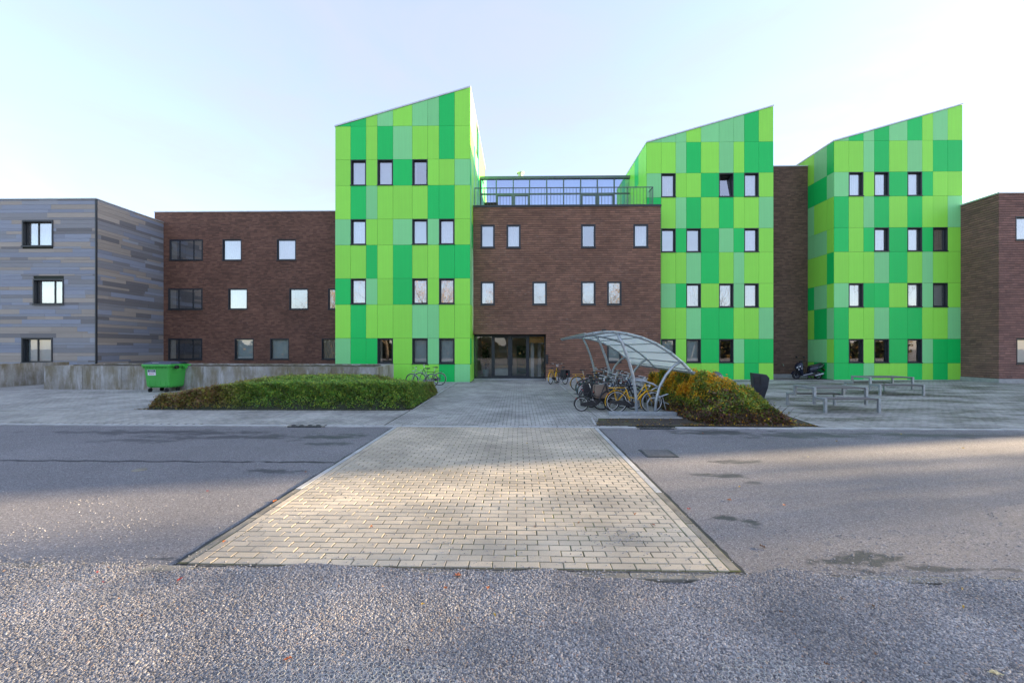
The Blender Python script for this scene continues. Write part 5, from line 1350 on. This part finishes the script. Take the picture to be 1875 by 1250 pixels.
q = MB(); q.quad((1.50, -.07, .62), (1.50, .07, .62), (1.70, .07, .44), (1.70, -.07, .44)); q.build('rear_mudguard', M_black, sc); MB().box(1.63, 1.65, -.04, .04, .54, .59).build('rear_lamp', M_red, sc)
q = MB(); q.tube([(.78, -.10, .22), (.80, -.17, .0)], .014, 6); q.tube([(.78, .10, .22), (.80, .17, .0)], .014, 6); q.build('stand', M_black, sc)

# ------------------------------------------------------------------ small things on walls, roofs and in the lobby
MB_ = MB().box(PX(999, YM), PX(1003.5, YM), YM - .14, YM - .002, 1.05, 1.62)
tag(MB_.build('letter_box', M_black, bevel=.02), 'black letter box on the brick corner right of the glass entrance', 'letter box')
q = MB(); tx_, tz_ = P(1432, 668, YR); q.tube([(tx_, YR, tz_), (tx_, YR - .10, tz_), (tx_ + .03, YR - .14, tz_ - .04), (tx_ + .03, YR - .14, tz_ - .10)], .022, 8); q.tube([(tx_ - .05, YR - .09, tz_ + .05), (tx_ + .05, YR - .09, tz_ + .05)], .012, 6); q.tube([(tx_, YR - .09, tz_), (tx_, YR - .09, tz_ + .05)], .010, 6)
tag(q.build('wall_tap', M_chrome), 'small chrome tap on the umber brick recess wall', 'tap')
vx = PX(953, 33.0); vz = PZ(325, 33.0, 953)
vt = thing('roof_vent', 'round pale roof vent with a cap above the terrace glazing', 'vent', (vx, 33.0, tz))
MB().lathe([(.20, 0), (.20, vz + .25 - tz)], (vx, 33, tz), 14).build('pipe', M_trim, vt, smooth=True); MB().lathe([(.30, 0), (.33, .05), (.22, .13), (.05, .16)], (vx, 33, vz + .30), 14).build('cap', M_trim, vt, smooth=True)
q = MB(); q.tube([(vx, 33, vz + .24), (vx, 33, vz + .32)], .05, 6); q.build('spindle', M_trim, vt)
# slatted wooden table on the terrace
tt = thing('terrace_table', 'slatted wooden table on the roof terrace by the tower', 'table', (PX(899, 26.4), 26.4, ztm))
for i in range(5): MB().box(PX(887, 26.4), PX(911, 26.4), 26.1 + i * .14, 26.22 + i * .14, ztm + .68, ztm + .71).build('slat', M_wood, tt)
for xx in (PX(889, 26.4), PX(907, 26.4)):
    MB().bar((xx, 26.15, ztm), (xx + .1, 26.75, ztm + .68), .05).build('leg', M_wood, tt); MB().bar((xx + .07, 26.75, ztm), (xx + .15, 26.15, ztm + .68), .05).build('leg', M_wood, tt)
# potted palm in the lobby
pp = thing('potted_plant', 'tall leafy plant in a pale blue pot behind the entrance glass', 'plant', (PX(889, 26.4), 26.6, .10))
MB().lathe([(.15, 0), (.22, .50), (.235, .52), (.20, .50)], (PX(889, 26.4), 26.6, .10), 18).build('pot', simple('pot_glaze', (.52, .64, .66), .3), pp, smooth=True)
rr = np.random.default_rng(11); V, F, C = [], [], []
mb = MB()
for s_ in range(5):
    a = s_ * 1.3; top_ = Vector((PX(889, 26.4) + .22 * math.cos(a), 26.6 + .2 * math.sin(a), 1.5 + .16 * s_)); mb.tube([(PX(889, 26.4), 26.6, .55), top_], [.014, .008], 5)
    for k in range(110):
        f = rr.uniform(.35, 1.1); c0 = Vector((PX(889, 26.4), 26.6, .55)).lerp(top_, f); b_ = rr.uniform(0, 6.28); l_ = rr.uniform(.15, .4)
        d = Vector((math.cos(b_), math.sin(b_), rr.uniform(-.6, .6))).normalized() * l_; s2 = d.cross(Vector((0, 0, 1))).normalized() * .05
        n = len(V); V += [tuple(c0), tuple(c0 + d * .5 + s2), tuple(c0 + d), tuple(c0 + d * .5 - s2)]; F.append((n, n + 1, n + 2, n + 3)); g_ = rr.uniform(.7, 1.3); C += [(.06 * g_, .13 * g_, .03 * g_)] * 4
mb.build('stems', M_bark, pp)
np_mesh('leaves', np.array(V) - np.array(pp.location), np.array(F), M_leaf, pp, np.array(C))
# round grey spotlight standing behind the shrub
q = thing('ground_lamp', 'round grey ground lamp at the foot of the green tower', 'lamp', (PX(1311, 24.2), 24.2, 0))
MB().lathe([(.36, 0), (.38, .28), (.34, .46), (.20, .60), (.03, .64)], (PX(1311, 24.2), 24.2, 0), 18).build('housing', simple('lamp_grey', (.16, .17, .18), .4, .4), q, smooth=True); MB().tube([(PX(1311, 24.2) + .1, 23.86, .30), (PX(1311, 24.2) + .11, 23.80, .30)], .16, 16).build('lens', M_steel, q)
# slabs under the bicycles by the green tower
for k in range(5): MB().box(-5.9, -3.78, 18.4 + k * .95, 18.95 + k * .95, -.04, .012).build('slab', M_conc, pavement)

# ------------------------------------------------------------------ covers in the road
def cover(label, px, py, hx, hy, round_=False):
    x, y = gr(px, py); t = thing('manhole_cover', label, 'manhole cover', (x, y, -.03))
    if round_:
        q = MB(); q.lathe([(hx, 0), (hx, .006)], (x, y, -.03), 20); q.build('lid', M_kerb_dirty, t)
    else:
        MB().box(x - hx, x + hx, y - hy, y + hy, -.03, -.022).build('frame', M_zinc, t); MB().box(x - hx * .86, x + hx * .86, y - hy * .86, y + hy * .86, -.0219, -.018).build('lid', simple('cover_fill', (.13, .125, .12), .8, 0, .3, 20), t)
cover('square manhole cover in the right hand asphalt next to the crossing', 1205, 830, .30, .27)
cover('small round valve cover in the left hand asphalt', 255, 860, .10, .1, True)
# ------------------------------------------------------------------ gravel stones (geometry nodes) and loose chips
def gravel_nodes():
    ng = bpy.data.node_groups.new('gravel_scatter', 'GeometryNodeTree')
    ng.interface.new_socket('Geometry', in_out='INPUT', socket_type='NodeSocketGeometry'); ng.interface.new_socket('Geometry', in_out='OUTPUT', socket_type='NodeSocketGeometry')
    N, L = ng.nodes, ng.links
    gi, go = N.new('NodeGroupInput'), N.new('NodeGroupOutput')
    dp = N.new('GeometryNodeDistributePointsOnFaces'); dp.inputs['Density'].default_value = 11500.0; dp.inputs['Seed'].default_value = 3
    L.new(gi.outputs[0], dp.inputs['Mesh'])
    join = N.new('GeometryNodeJoinGeometry')
    for i in range(5):
        ico = N.new('GeometryNodeMeshIcoSphere'); ico.inputs['Radius'].default_value = .0068; ico.inputs['Subdivisions'].default_value = 2
        nt = N.new('ShaderNodeTexNoise'); nt.noise_dimensions = '4D'; nt.inputs['W'].default_value = i * 7.7; nt.inputs['Scale'].default_value = 95.0; nt.inputs['Detail'].default_value = 1.0
        sb = N.new('ShaderNodeVectorMath'); sb.operation = 'SUBTRACT'; sb.inputs[1].default_value = (.5, .5, .5); L.new(nt.outputs['Color'], sb.inputs[0])
        scl = N.new('ShaderNodeVectorMath'); scl.operation = 'SCALE'; scl.inputs['Scale'].default_value = .013; L.new(sb.outputs[0], scl.inputs[0])
        sp = N.new('GeometryNodeSetPosition'); L.new(ico.outputs['Mesh'], sp.inputs['Geometry']); L.new(scl.outputs[0], sp.inputs['Offset'])
        tf = N.new('GeometryNodeTransform'); tf.inputs['Scale'].default_value = (1.0 + .12 * (i % 3), .85 + .1 * (i % 2), .68 + .05 * i); L.new(sp.outputs[0], tf.inputs[0])
        ss = N.new('GeometryNodeSetShadeSmooth'); ss.inputs['Shade Smooth'].default_value = (i % 2 == 0); L.new(tf.outputs[0], ss.inputs[0])
        sm_ = N.new('GeometryNodeSetMaterial'); sm_.inputs['Material'].default_value = M_stone; L.new(ss.outputs[0], sm_.inputs[0])
        g2i = N.new('GeometryNodeGeometryToInstance'); L.new(sm_.outputs[0], g2i.inputs[0]); L.new(g2i.outputs[0], join.inputs[0])
    iop = N.new('GeometryNodeInstanceOnPoints'); L.new(dp.outputs['Points'], iop.inputs['Points']); L.new(join.outputs[0], iop.inputs['Instance']); iop.inputs['Pick Instance'].default_value = True
    rv = N.new('FunctionNodeRandomValue'); rv.data_type = 'FLOAT_VECTOR'; rv.inputs[0].default_value = (-.6, -.6, 0); rv.inputs[1].default_value = (.6, .6, 6.28)
    L.new(rv.outputs[0], iop.inputs['Rotation'])
    rs_ = N.new('FunctionNodeRandomValue'); rs_.data_type = 'FLOAT'; rs_.inputs[2].default_value = .45; rs_.inputs[3].default_value = 1.30; rs_.inputs['Seed'].default_value = 9
    L.new(rs_.outputs[1], iop.inputs['Scale'])
    dp2 = N.new('GeometryNodeDistributePointsOnFaces'); dp2.inputs['Density'].default_value = 160.0; dp2.inputs['Seed'].default_value = 14; L.new(gi.outputs[0], dp2.inputs['Mesh'])
    io2 = N.new('GeometryNodeInstanceOnPoints'); L.new(dp2.outputs['Points'], io2.inputs['Points']); L.new(join.outputs[0], io2.inputs['Instance']); io2.inputs['Pick Instance'].default_value = True; L.new(rv.outputs[0], io2.inputs['Rotation'])
    rs2 = N.new('FunctionNodeRandomValue'); rs2.data_type = 'FLOAT'; rs2.inputs[2].default_value = 1.3; rs2.inputs[3].default_value = 1.9; rs2.inputs['Seed'].default_value = 4; L.new(rs2.outputs[1], io2.inputs['Scale'])
    jj = N.new('GeometryNodeJoinGeometry'); L.new(iop.outputs[0], jj.inputs[0]); L.new(io2.outputs[0], jj.inputs[0])
    L.new(jj.outputs[0], go.inputs[0]); return ng
NG = gravel_nodes()
nx, ny = 110, 40
gx_, gy_ = np.linspace(-7, 7, nx), np.linspace(0, 1, ny); X_, U_ = np.meshgrid(gx_, gy_)
front = near_y(X_) - .03 + .055 * np.sin(X_ * 2.7 + .8) * np.sin(X_ * 5.9) - .03 + .05 * np.exp(-((X_ + 2.1) / 1.3) ** 2) + .10 * np.exp(-((X_ - 2.5) / .55) ** 2) - .06 * np.exp(-((X_ - 3.6) / .8) ** 2) - .07 * np.exp(-((X_ - 1.3) / .8) ** 2)
Yg = 1.2 + (front - 1.2) * U_
Zg = -.034 + .008 * np.sin(X_ * 3.1 + Yg * 2.0) + .007 * np.sin(Yg * 5.3 - X_ * 1.1) + .006 * np.sin(X_ * 7.1 - Yg * 6.0) * np.sin(Yg * 3.0 + X_) + .020 * np.clip((U_ - .90) / .10, 0, 1)
idx = np.arange(nx * ny).reshape(ny, nx)
Fg = np.stack([idx[:-1, :-1].ravel(), idx[:-1, 1:].ravel(), idx[1:, 1:].ravel(), idx[1:, :-1].ravel()], 1)
gv = np_mesh('gravel', np.stack([X_.ravel(), Yg.ravel(), Zg.ravel()], 1), Fg, M_gravel)
# keep the bed below its stones as well as the scatter: join both
md = gv.modifiers.new('scatter', 'NODES')
g_in = [n for n in NG.nodes if n.bl_idname == 'NodeGroupInput'][0]; g_out = [n for n in NG.nodes if n.bl_idname == 'NodeGroupOutput'][0]
src = g_out.inputs[0].links[0].from_socket; NG.links.remove(g_out.inputs[0].links[0])
jn = NG.nodes.new('GeometryNodeJoinGeometry'); NG.links.new(src, jn.inputs[0]); NG.links.new(g_in.outputs[0], jn.inputs[0]); NG.links.new(jn.outputs[0], g_out.inputs[0])
md.node_group = NG
tag(gv, 'loose grey gravel chippings in front of the kerb', 'gravel', kind='stuff')

# plastic honeycomb grid that shows through the thin gravel in places
M_hex = simple('grid_plastic', (.44, .45, .43), .6, 0, .3, 12)
hexm = MB(); sZ = .022
for (cx, cy, rx, ry) in ((G(560, 1215)[0], 2.45, .70, .28), (G(760, 1225)[0], 2.42, .5, .20), (G(1420, 1225)[0], 2.45, .5, .30)):
    w3 = sZ * math.sqrt(3); rows_ = int(2 * ry / (1.5 * sZ)) + 1; cols_ = int(2 * rx / w3) + 1
    for r_ in range(rows_):
        for c_ in range(cols_):
            x0 = cx - rx + c_ * w3 + (w3 / 2 if r_ % 2 else 0); y0 = cy - ry + r_ * 1.5 * sZ
            e = ((x0 - cx) / rx) ** 2 + ((y0 - cy) / ry) ** 2
            if e > 1 - .45 * random.random(): continue
            zz = -.034 + .008 * math.sin(x0 * 3.1 + y0 * 2.0) + .007 * math.sin(y0 * 5.3 - x0 * 1.1)
            for k in range(3):
                if random.random() < .12 + .3 * e: continue
                a0, a1 = R(60 * k - 90), R(60 * k - 30)
                p, q_ = (x0 + sZ * math.cos(a0), y0 + sZ * math.sin(a0)), (x0 + sZ * math.cos(a1), y0 + sZ * math.sin(a1))
                hexm.bar((p[0], p[1], zz - .004 + random.uniform(-.002, .003)), (q_[0], q_[1], zz - .004 + random.uniform(-.002, .003)), .0022, .02)
tag(hexm.build('gravel_grid', M_hex), 'pale plastic honeycomb ground grid showing through the gravel', 'ground grid')

# chips of stone strewn over the road and the crossing
ICO = []
ph = (1 + 5 ** .5) / 2
for a, b in ((1, ph), (-1, ph), (1, -ph), (-1, -ph)): ICO += [(0, a, b), (a, b, 0), (b, 0, a)]
ICO = np.array(ICO) / math.sqrt(1 + ph * ph)
ICF = []
for i in range(12):
    for j in range(i + 1, 12):
        for k in range(j + 1, 12):
            d = [np.linalg.norm(ICO[i] - ICO[j]), np.linalg.norm(ICO[j] - ICO[k]), np.linalg.norm(ICO[i] - ICO[k])]
            if max(d) < 1.1:
                n_ = np.cross(ICO[j] - ICO[i], ICO[k] - ICO[i]); ICF.append((i, j, k) if n_.dot(ICO[i]) > 0 else (i, k, j))
ICF = np.array(ICF)
def chips(name, pts, z, label, smin, smax):
    n = len(pts); s = rng.uniform(smin, smax, n) * rng.uniform(.6, 1.2, n)
    V = ICO[None] * (1 + rng.normal(0, .16, (n, 12, 1))) * s[:, None, None] * np.stack([rng.uniform(.8, 1.5, n), rng.uniform(.7, 1.2, n), rng.uniform(.5, .8, n)], 1)[:, None]
    V[:, :, 0] += pts[:, 0:1]; V[:, :, 1] += pts[:, 1:2]; V[:, :, 2] += (z + s * .3)[:, None]
    F = (ICF[None] + 12 * np.arange(n)[:, None, None]).reshape(-1, 3)
    g_ = rng.uniform(.16, .45, n); c_ = np.stack([g_, g_ * .985, g_ * .97], 1)
    tag(np_mesh(name, V.reshape(-1, 3), F, M_chip, None, np.repeat(c_, 12, 0)), label, 'gravel', kind='stuff')
def scatter(n, fn, x0, x1, y0, y1):
    out = []
    while len(out) < n:
        x, y = rng.uniform(x0, x1, 4000), rng.uniform(y0, y1, 4000); p = fn(x, y); k = rng.random(4000) < p
        out += list(zip(x[k], y[k]))
    return np.array(out[:n])
clus = [(rng.uniform(-6.5, 7), rng.uniform(3.75, 6.0), rng.uniform(.08, .35)) for _ in range(46)] + [(3.0, 3.9, .5), (3.9, 4.1, .6), (2.6, 3.8, .4), (5.0, 4.4, .6), (-4.6, 4.6, .6), (-5.3, 4.4, .5), (2.5, 4.6, .5)]
def dens(x, y):
    d = .10 * np.exp(-(y - 3.7) / .8) + .004
    for (cx, cy, r_) in clus: d = d + .55 * np.exp(-(((x - cx) / r_) ** 2 + ((y - cy) / (r_ * .7)) ** 2)) * np.exp(-(cy - 3.7) / 1.6)
    return np.clip(d, 0, 1)
pts = scatter(2000, lambda x, y: dens(x, y) * ((x < PL - .05) | (x > PR + .05)) * (y > near_y(x) + .01), -7.5, 8.5, 3.6, 9.0)
chips('road_chippings', pts, np.full(len(pts), -.030), 'pale stone chips strewn over the asphalt', .0035, .0078)
pts = scatter(1100, lambda x, y: dens(x, y) * (x > PL) * (x < PR) * (y > near_y(x) - .1), PL, PR, 3.6, 8.0)
chips('path_chippings', pts, np.full(len(pts), -.006), 'pale stone chips strewn over the brick crossing', .004, .0085)
pts = scatter(6500, lambda x, y: np.clip(np.exp(-np.abs(y - near_y(x) + .05) / .055) * (.35 + .65 * (np.sin(x * 2.9 + 1) * np.sin(x * 1.3) > -.1)), 0, 1), -7, 7, 3.45, 3.95)
chips('kerb_chippings', pts, np.full(len(pts), -.024), 'pale stone chips spilled along the inner kerb', .004, .008)

# ------------------------------------------------------------------ fallen leaves
LEAFC = {'orange': (.55, .17, .03), 'rust': (.32, .10, .04), 'yellow': (.62, .42, .06), 'cream': (.66, .58, .34), 'red': (.42, .06, .05), 'brown': (.20, .11, .06)}
LM = {k: simple('fallen_leaf_' + k, v, .6, 0, .3, 60) for k, v in LEAFC.items()}
def fallen(px, py, z, size, cn, lobes, label, grp, rz):
    x, y = G(px, py, z); n = 18; m = MB(); V = [(0, 0, .012)]
    for i in range(n):
        a = 2 * math.pi * i / n
        r_ = size * ((.55 + .45 * abs(math.cos(a * lobes / 2)) ** 1.5) if lobes else 1.0)
        V.append((r_ * math.cos(a), r_ * (.95 if lobes else .45) * math.sin(a), .006 + .018 * abs(math.sin(a)) * random.uniform(.3, 1.3) + .015 * (math.cos(a) ** 2) * random.random()))
    F = [(0, i + 1, (i + 1) % n + 1) for i in range(n)]
    m.add(V, F); m.tube([(0, 0, .010), (-size * 1.25, .004, .008)], .0015, 4)
    o = m.build('fallen_leaf', LM[cn]); o.location = (x, y, z); o.rotation_euler = (random.uniform(-.2, .2), random.uniform(-.2, .2), rz)
    tag(o, label, 'leaf', grp)
GZ, RZ, PZ_ = -.022, -.028, -.004
fallen(838, 1055, GZ, .035, 'rust', 5, 'large rust coloured leaf on the gravel at the kerb edge', None, .4)
fallen(894, 1078, GZ, .016, 'orange', 5, 'small bright orange leaf on the gravel', None, 1.4)
fallen(527, 1209, GZ, .024, 'rust', 0, 'oval rust brown leaf lying on the honeycomb grid', None, .5)
fallen(1824, 1236, GZ, .034, 'cream', 0, 'cream coloured dead leaf on the gravel', None, -.3)
fallen(1514, 1219, GZ, .018, 'brown', 0, 'brown leaf on the gravel near the cream leaf', None, -.2)
fallen(330, 1062, GZ, .02, 'red', 0, 'red leaf on the sunlit gravel', None, 1.1)
GL = 'small leaves on the gravel'
for (px, py, cn) in ((815, 1078, 'orange'), (774, 1108, 'yellow'), (906, 1128, 'yellow'), (1430, 1122, 'brown'), (1762, 1080, 'yellow'), (1765, 1114, 'yellow'), (1868, 1150, 'brown'), (746, 1193, 'brown'), (1603, 1200, 'brown'), (975, 1213, 'brown'), (190, 1068, 'red'), (178, 1050, 'red'), (1540, 1098, 'brown'), (1600, 1112, 'brown'), (260, 1130, 'brown'), (620, 1075, 'brown')):
    fallen(px, py, GZ, random.uniform(.009, .016), cn, lob := random.choice((0, 5)), f'small {cn} {"lobed" if lob else "oval"} leaf lying on the grey gravel', GL, random.uniform(0, 6))
GR = 'leaves on the asphalt'
for (px, py, cn) in ((379, 900, 'red'), (1287, 794, 'orange'), (1335, 916, 'orange'), (1354, 892, 'yellow'), (1262, 933, 'red'), (1436, 926, 'orange'), (1480, 837, 'cream'), (1764, 821, 'yellow'), (1396, 1002, 'brown'), (560, 865, 'orange'), (1650, 795, 'yellow'), (1532, 808, 'yellow'), (503, 918, 'orange')):
    fallen(px, py, RZ, random.uniform(.016, .030), cn, lob := random.choice((0, 5)), f'small {cn} {"lobed" if lob else "oval"} leaf lying on the asphalt road', GR, random.uniform(0, 6))
GP = 'leaves on the crossing'
for (px, py, cn) in ((680, 965, 'orange'), (410, 993, 'orange'), (965, 812, 'yellow'), (1076, 899, 'rust'), (1163, 942, 'orange'), (1196, 962, 'rust'), (980, 965, 'brown'), (1060, 958, 'brown')):
    fallen(px, py, PZ_, random.uniform(.012, .022), cn, lob := random.choice((0, 5)), f'small {cn} {"lobed" if lob else "oval"} leaf lying on the brick crossing', GP, random.uniform(0, 6))

# ------------------------------------------------------------------ trees: behind the camera and along the plaza to the right
def tree(name, label, loc, H, crown_r, nleaf, cols, seed, density=1.0, group=None, leaf=.07):
    r_ = random.Random(seed); rr = np.random.default_rng(seed)
    t = thing(name, label, 'tree', (*loc, -.02), 0, group); local(t)
    m = MB(); tips = []
    def grow(p, d, l, rad, lev):
        pts, rs_ = [p], [rad]; q = p
        for i in range(3):
            d = (d + Vector((r_.uniform(-.22, .22), r_.uniform(-.22, .22), r_.uniform(-.02, .16)))).normalized(); q = q + d * l / 3; pts.append(q); rs_.append(rad * (1 - .2 * (i + 1)))
        m.tube(pts, rs_, 7 if lev < 2 else 4, False)
        if lev >= 4: tips.append(q); tips.append(pts[2]); return
        for i in range(3 if lev else 6):
            f = r_.uniform(.45, 1.0) if lev else .35 + .65 * i / 5
            j = min(2, int(f * 3)); b0 = pts[j].lerp(pts[j + 1], f * 3 - j); a = r_.uniform(0, 6.28) if lev else i * 2.4
            nd = (d * .75 + Vector((math.cos(a), math.sin(a), .25)) * (.95 if lev == 0 else .8)).normalized()
            grow(b0, nd, l * r_.uniform(.52, .66), rs_[j] * .55, lev + 1)
        if lev < 3: grow(q, d, l * .6, rs_[-1] * .8, lev + 1)
    grow(Vector((0, 0, 0)), Vector((0, 0, 1)), H * .48, H * .018, 0)
    m.build('trunk', M_bark, t)
    T_ = np.array([tuple(p) for p in tips]); k = nleaf
    c = T_[rr.integers(0, len(T_), k)] + rr.normal(0, H * .028, (k, 3))
    u = rr.normal(size=(k, 3)); u /= np.linalg.norm(u, axis=1)[:, None]; v = rr.normal(size=(k, 3)); v -= (v * u).sum(1)[:, None] * u; v /= np.linalg.norm(v, axis=1)[:, None]
    L = rr.uniform(leaf * .6, leaf * 1.3, k)[:, None]
    V = np.stack([c - u * L, c + v * L * .5, c + u * L, c - v * L * .5], 1).reshape(-1, 3)
    cc = np.array(cols)[rr.integers(0, len(cols), k)] * rr.uniform(.7, 1.3, (k, 1))
    tag(np_mesh('crown', V, np.arange(4 * k).reshape(-1, 4), M_leaf, t, np.repeat(cc, 4, 0)), kind='stuff')
    return t
AUT = [(.42, .20, .03), (.50, .28, .04), (.30, .14, .03), (.20, .17, .04)]
GRN = [(.10, .12, .03), (.16, .15, .04), (.22, .17, .04)]
tb = [tree('autumn_tree', 'tall thin orange leaved tree behind the gravel yard', (-14, -24), 16, 3, 4200, AUT, 21, group='trees behind the gravel yard', leaf=.10),
      tree('bare_tree', 'tall nearly bare tree behind the gravel yard', (6, -27), 17, 3, 700, AUT, 22, group='trees behind the gravel yard', leaf=.09)]
for o in tb: index_kids(o)
for (k, x, y, rz, s_) in ((0, -2, -30, 1.2, .95), (1, -24, -26, 2.2, 1.0), (0, 20, -24, 3.0, .9), (1, 13, -31, .5, 1.1), (1, 33, -26, 1.1, 1.0), (0, -36, -25, 2.0, 1.05), (1, -44, -29, .9, 1.1)):
    o = copy_tree(tb[k]); o.location = (x, y, -.02); o.rotation_euler = (0, 0, rz); o.scale = (s_, s_, s_)
# the wood that closes the yard behind the camera, met again in the ground floor panes
rb = np.random.default_rng(77); k = 30000
wx = rb.uniform(-75, 85, k); wh = 5.0 + 1.6 * np.sin(wx * .31) + 1.1 * np.sin(wx * .83 + 1); wz = wh * rb.random(k) ** .7; wy = -38 + 2.4 * rb.random(k) - .15 * wz
c = np.stack([wx, wy, wz - .1], 1); u = rb.normal(size=(k, 3)); u /= np.linalg.norm(u, axis=1)[:, None]; v = rb.normal(size=(k, 3)); v -= (v * u).sum(1)[:, None] * u; v /= np.linalg.norm(v, axis=1)[:, None]
L = rb.uniform(.18, .42, k)[:, None]; V = np.stack([c - u * L, c + v * L * .6, c + u * L, c - v * L * .6], 1).reshape(-1, 3)
pal = np.array([(.05, .07, .02), (.09, .09, .03), (.22, .13, .03), (.06, .05, .03), (.035, .05, .02)])
wood = np_mesh('woodland_edge', V, np.arange(4 * k).reshape(-1, 4), M_leaf, None, np.repeat(pal[rb.integers(0, 5, k)] * rb.uniform(.7, 1.3, (k, 1)), 4, 0))
wm = MB(); prev = None
for i in range(161):
    xx = -75 + i; hh = (5.0 + 1.6 * math.sin(xx * .31) + 1.1 * math.sin(xx * .83 + 1)) * .86
    cur = ((xx, -38.6, -.1), (xx, -39.2, hh))
    if prev: wm.quad(prev[0], cur[0], cur[1], prev[1])
    prev = cur
wm.build('wood_backing', simple('backing_brown', (.075, .070, .040), .9, 0, .5, .6), wood)  # sheet added behind the leaves to keep sky gaps out of the reflections
tag(wood, 'dark edge of a wood beyond the gravel yard', 'woodland', kind='stuff')
pt_ = tree('plaza_tree', 'slender leafy tree on the plaza beside the plum brick wing', (40, 9.1), 11.5, 3, 5000, GRN + AUT, 31, group='trees on the plaza', leaf=.10)
index_kids(pt_); pt_.scale = (.6, .6, 1.0)
for (x, y, rz, s_) in ((49, 12.1, 1.0, 1.1), (66, 15.5, 3.0, 1.25)):
    o = copy_tree(pt_); o.location = (x, y, -.02); o.rotation_euler = (0, 0, rz); o.scale = (.6 * s_, .6 * s_, s_)
sp_ = tree('plaza_tree', 'almost bare tree on the plaza beside the plum brick wing', (44, 13.9), 11.5, 3, 2300, GRN + AUT, 35, group='bare trees on the plaza', leaf=.10)
sp_.scale = (.36, .36, 1.0)
index_kids(sp_); o = copy_tree(sp_); o.location = (60, 17.3, -.02); o.rotation_euler = (0, 0, 2.1); o.scale = (.4, .4, 1.2)
for o in bpy.data.objects:
    if '_w' in o: del o['_w']
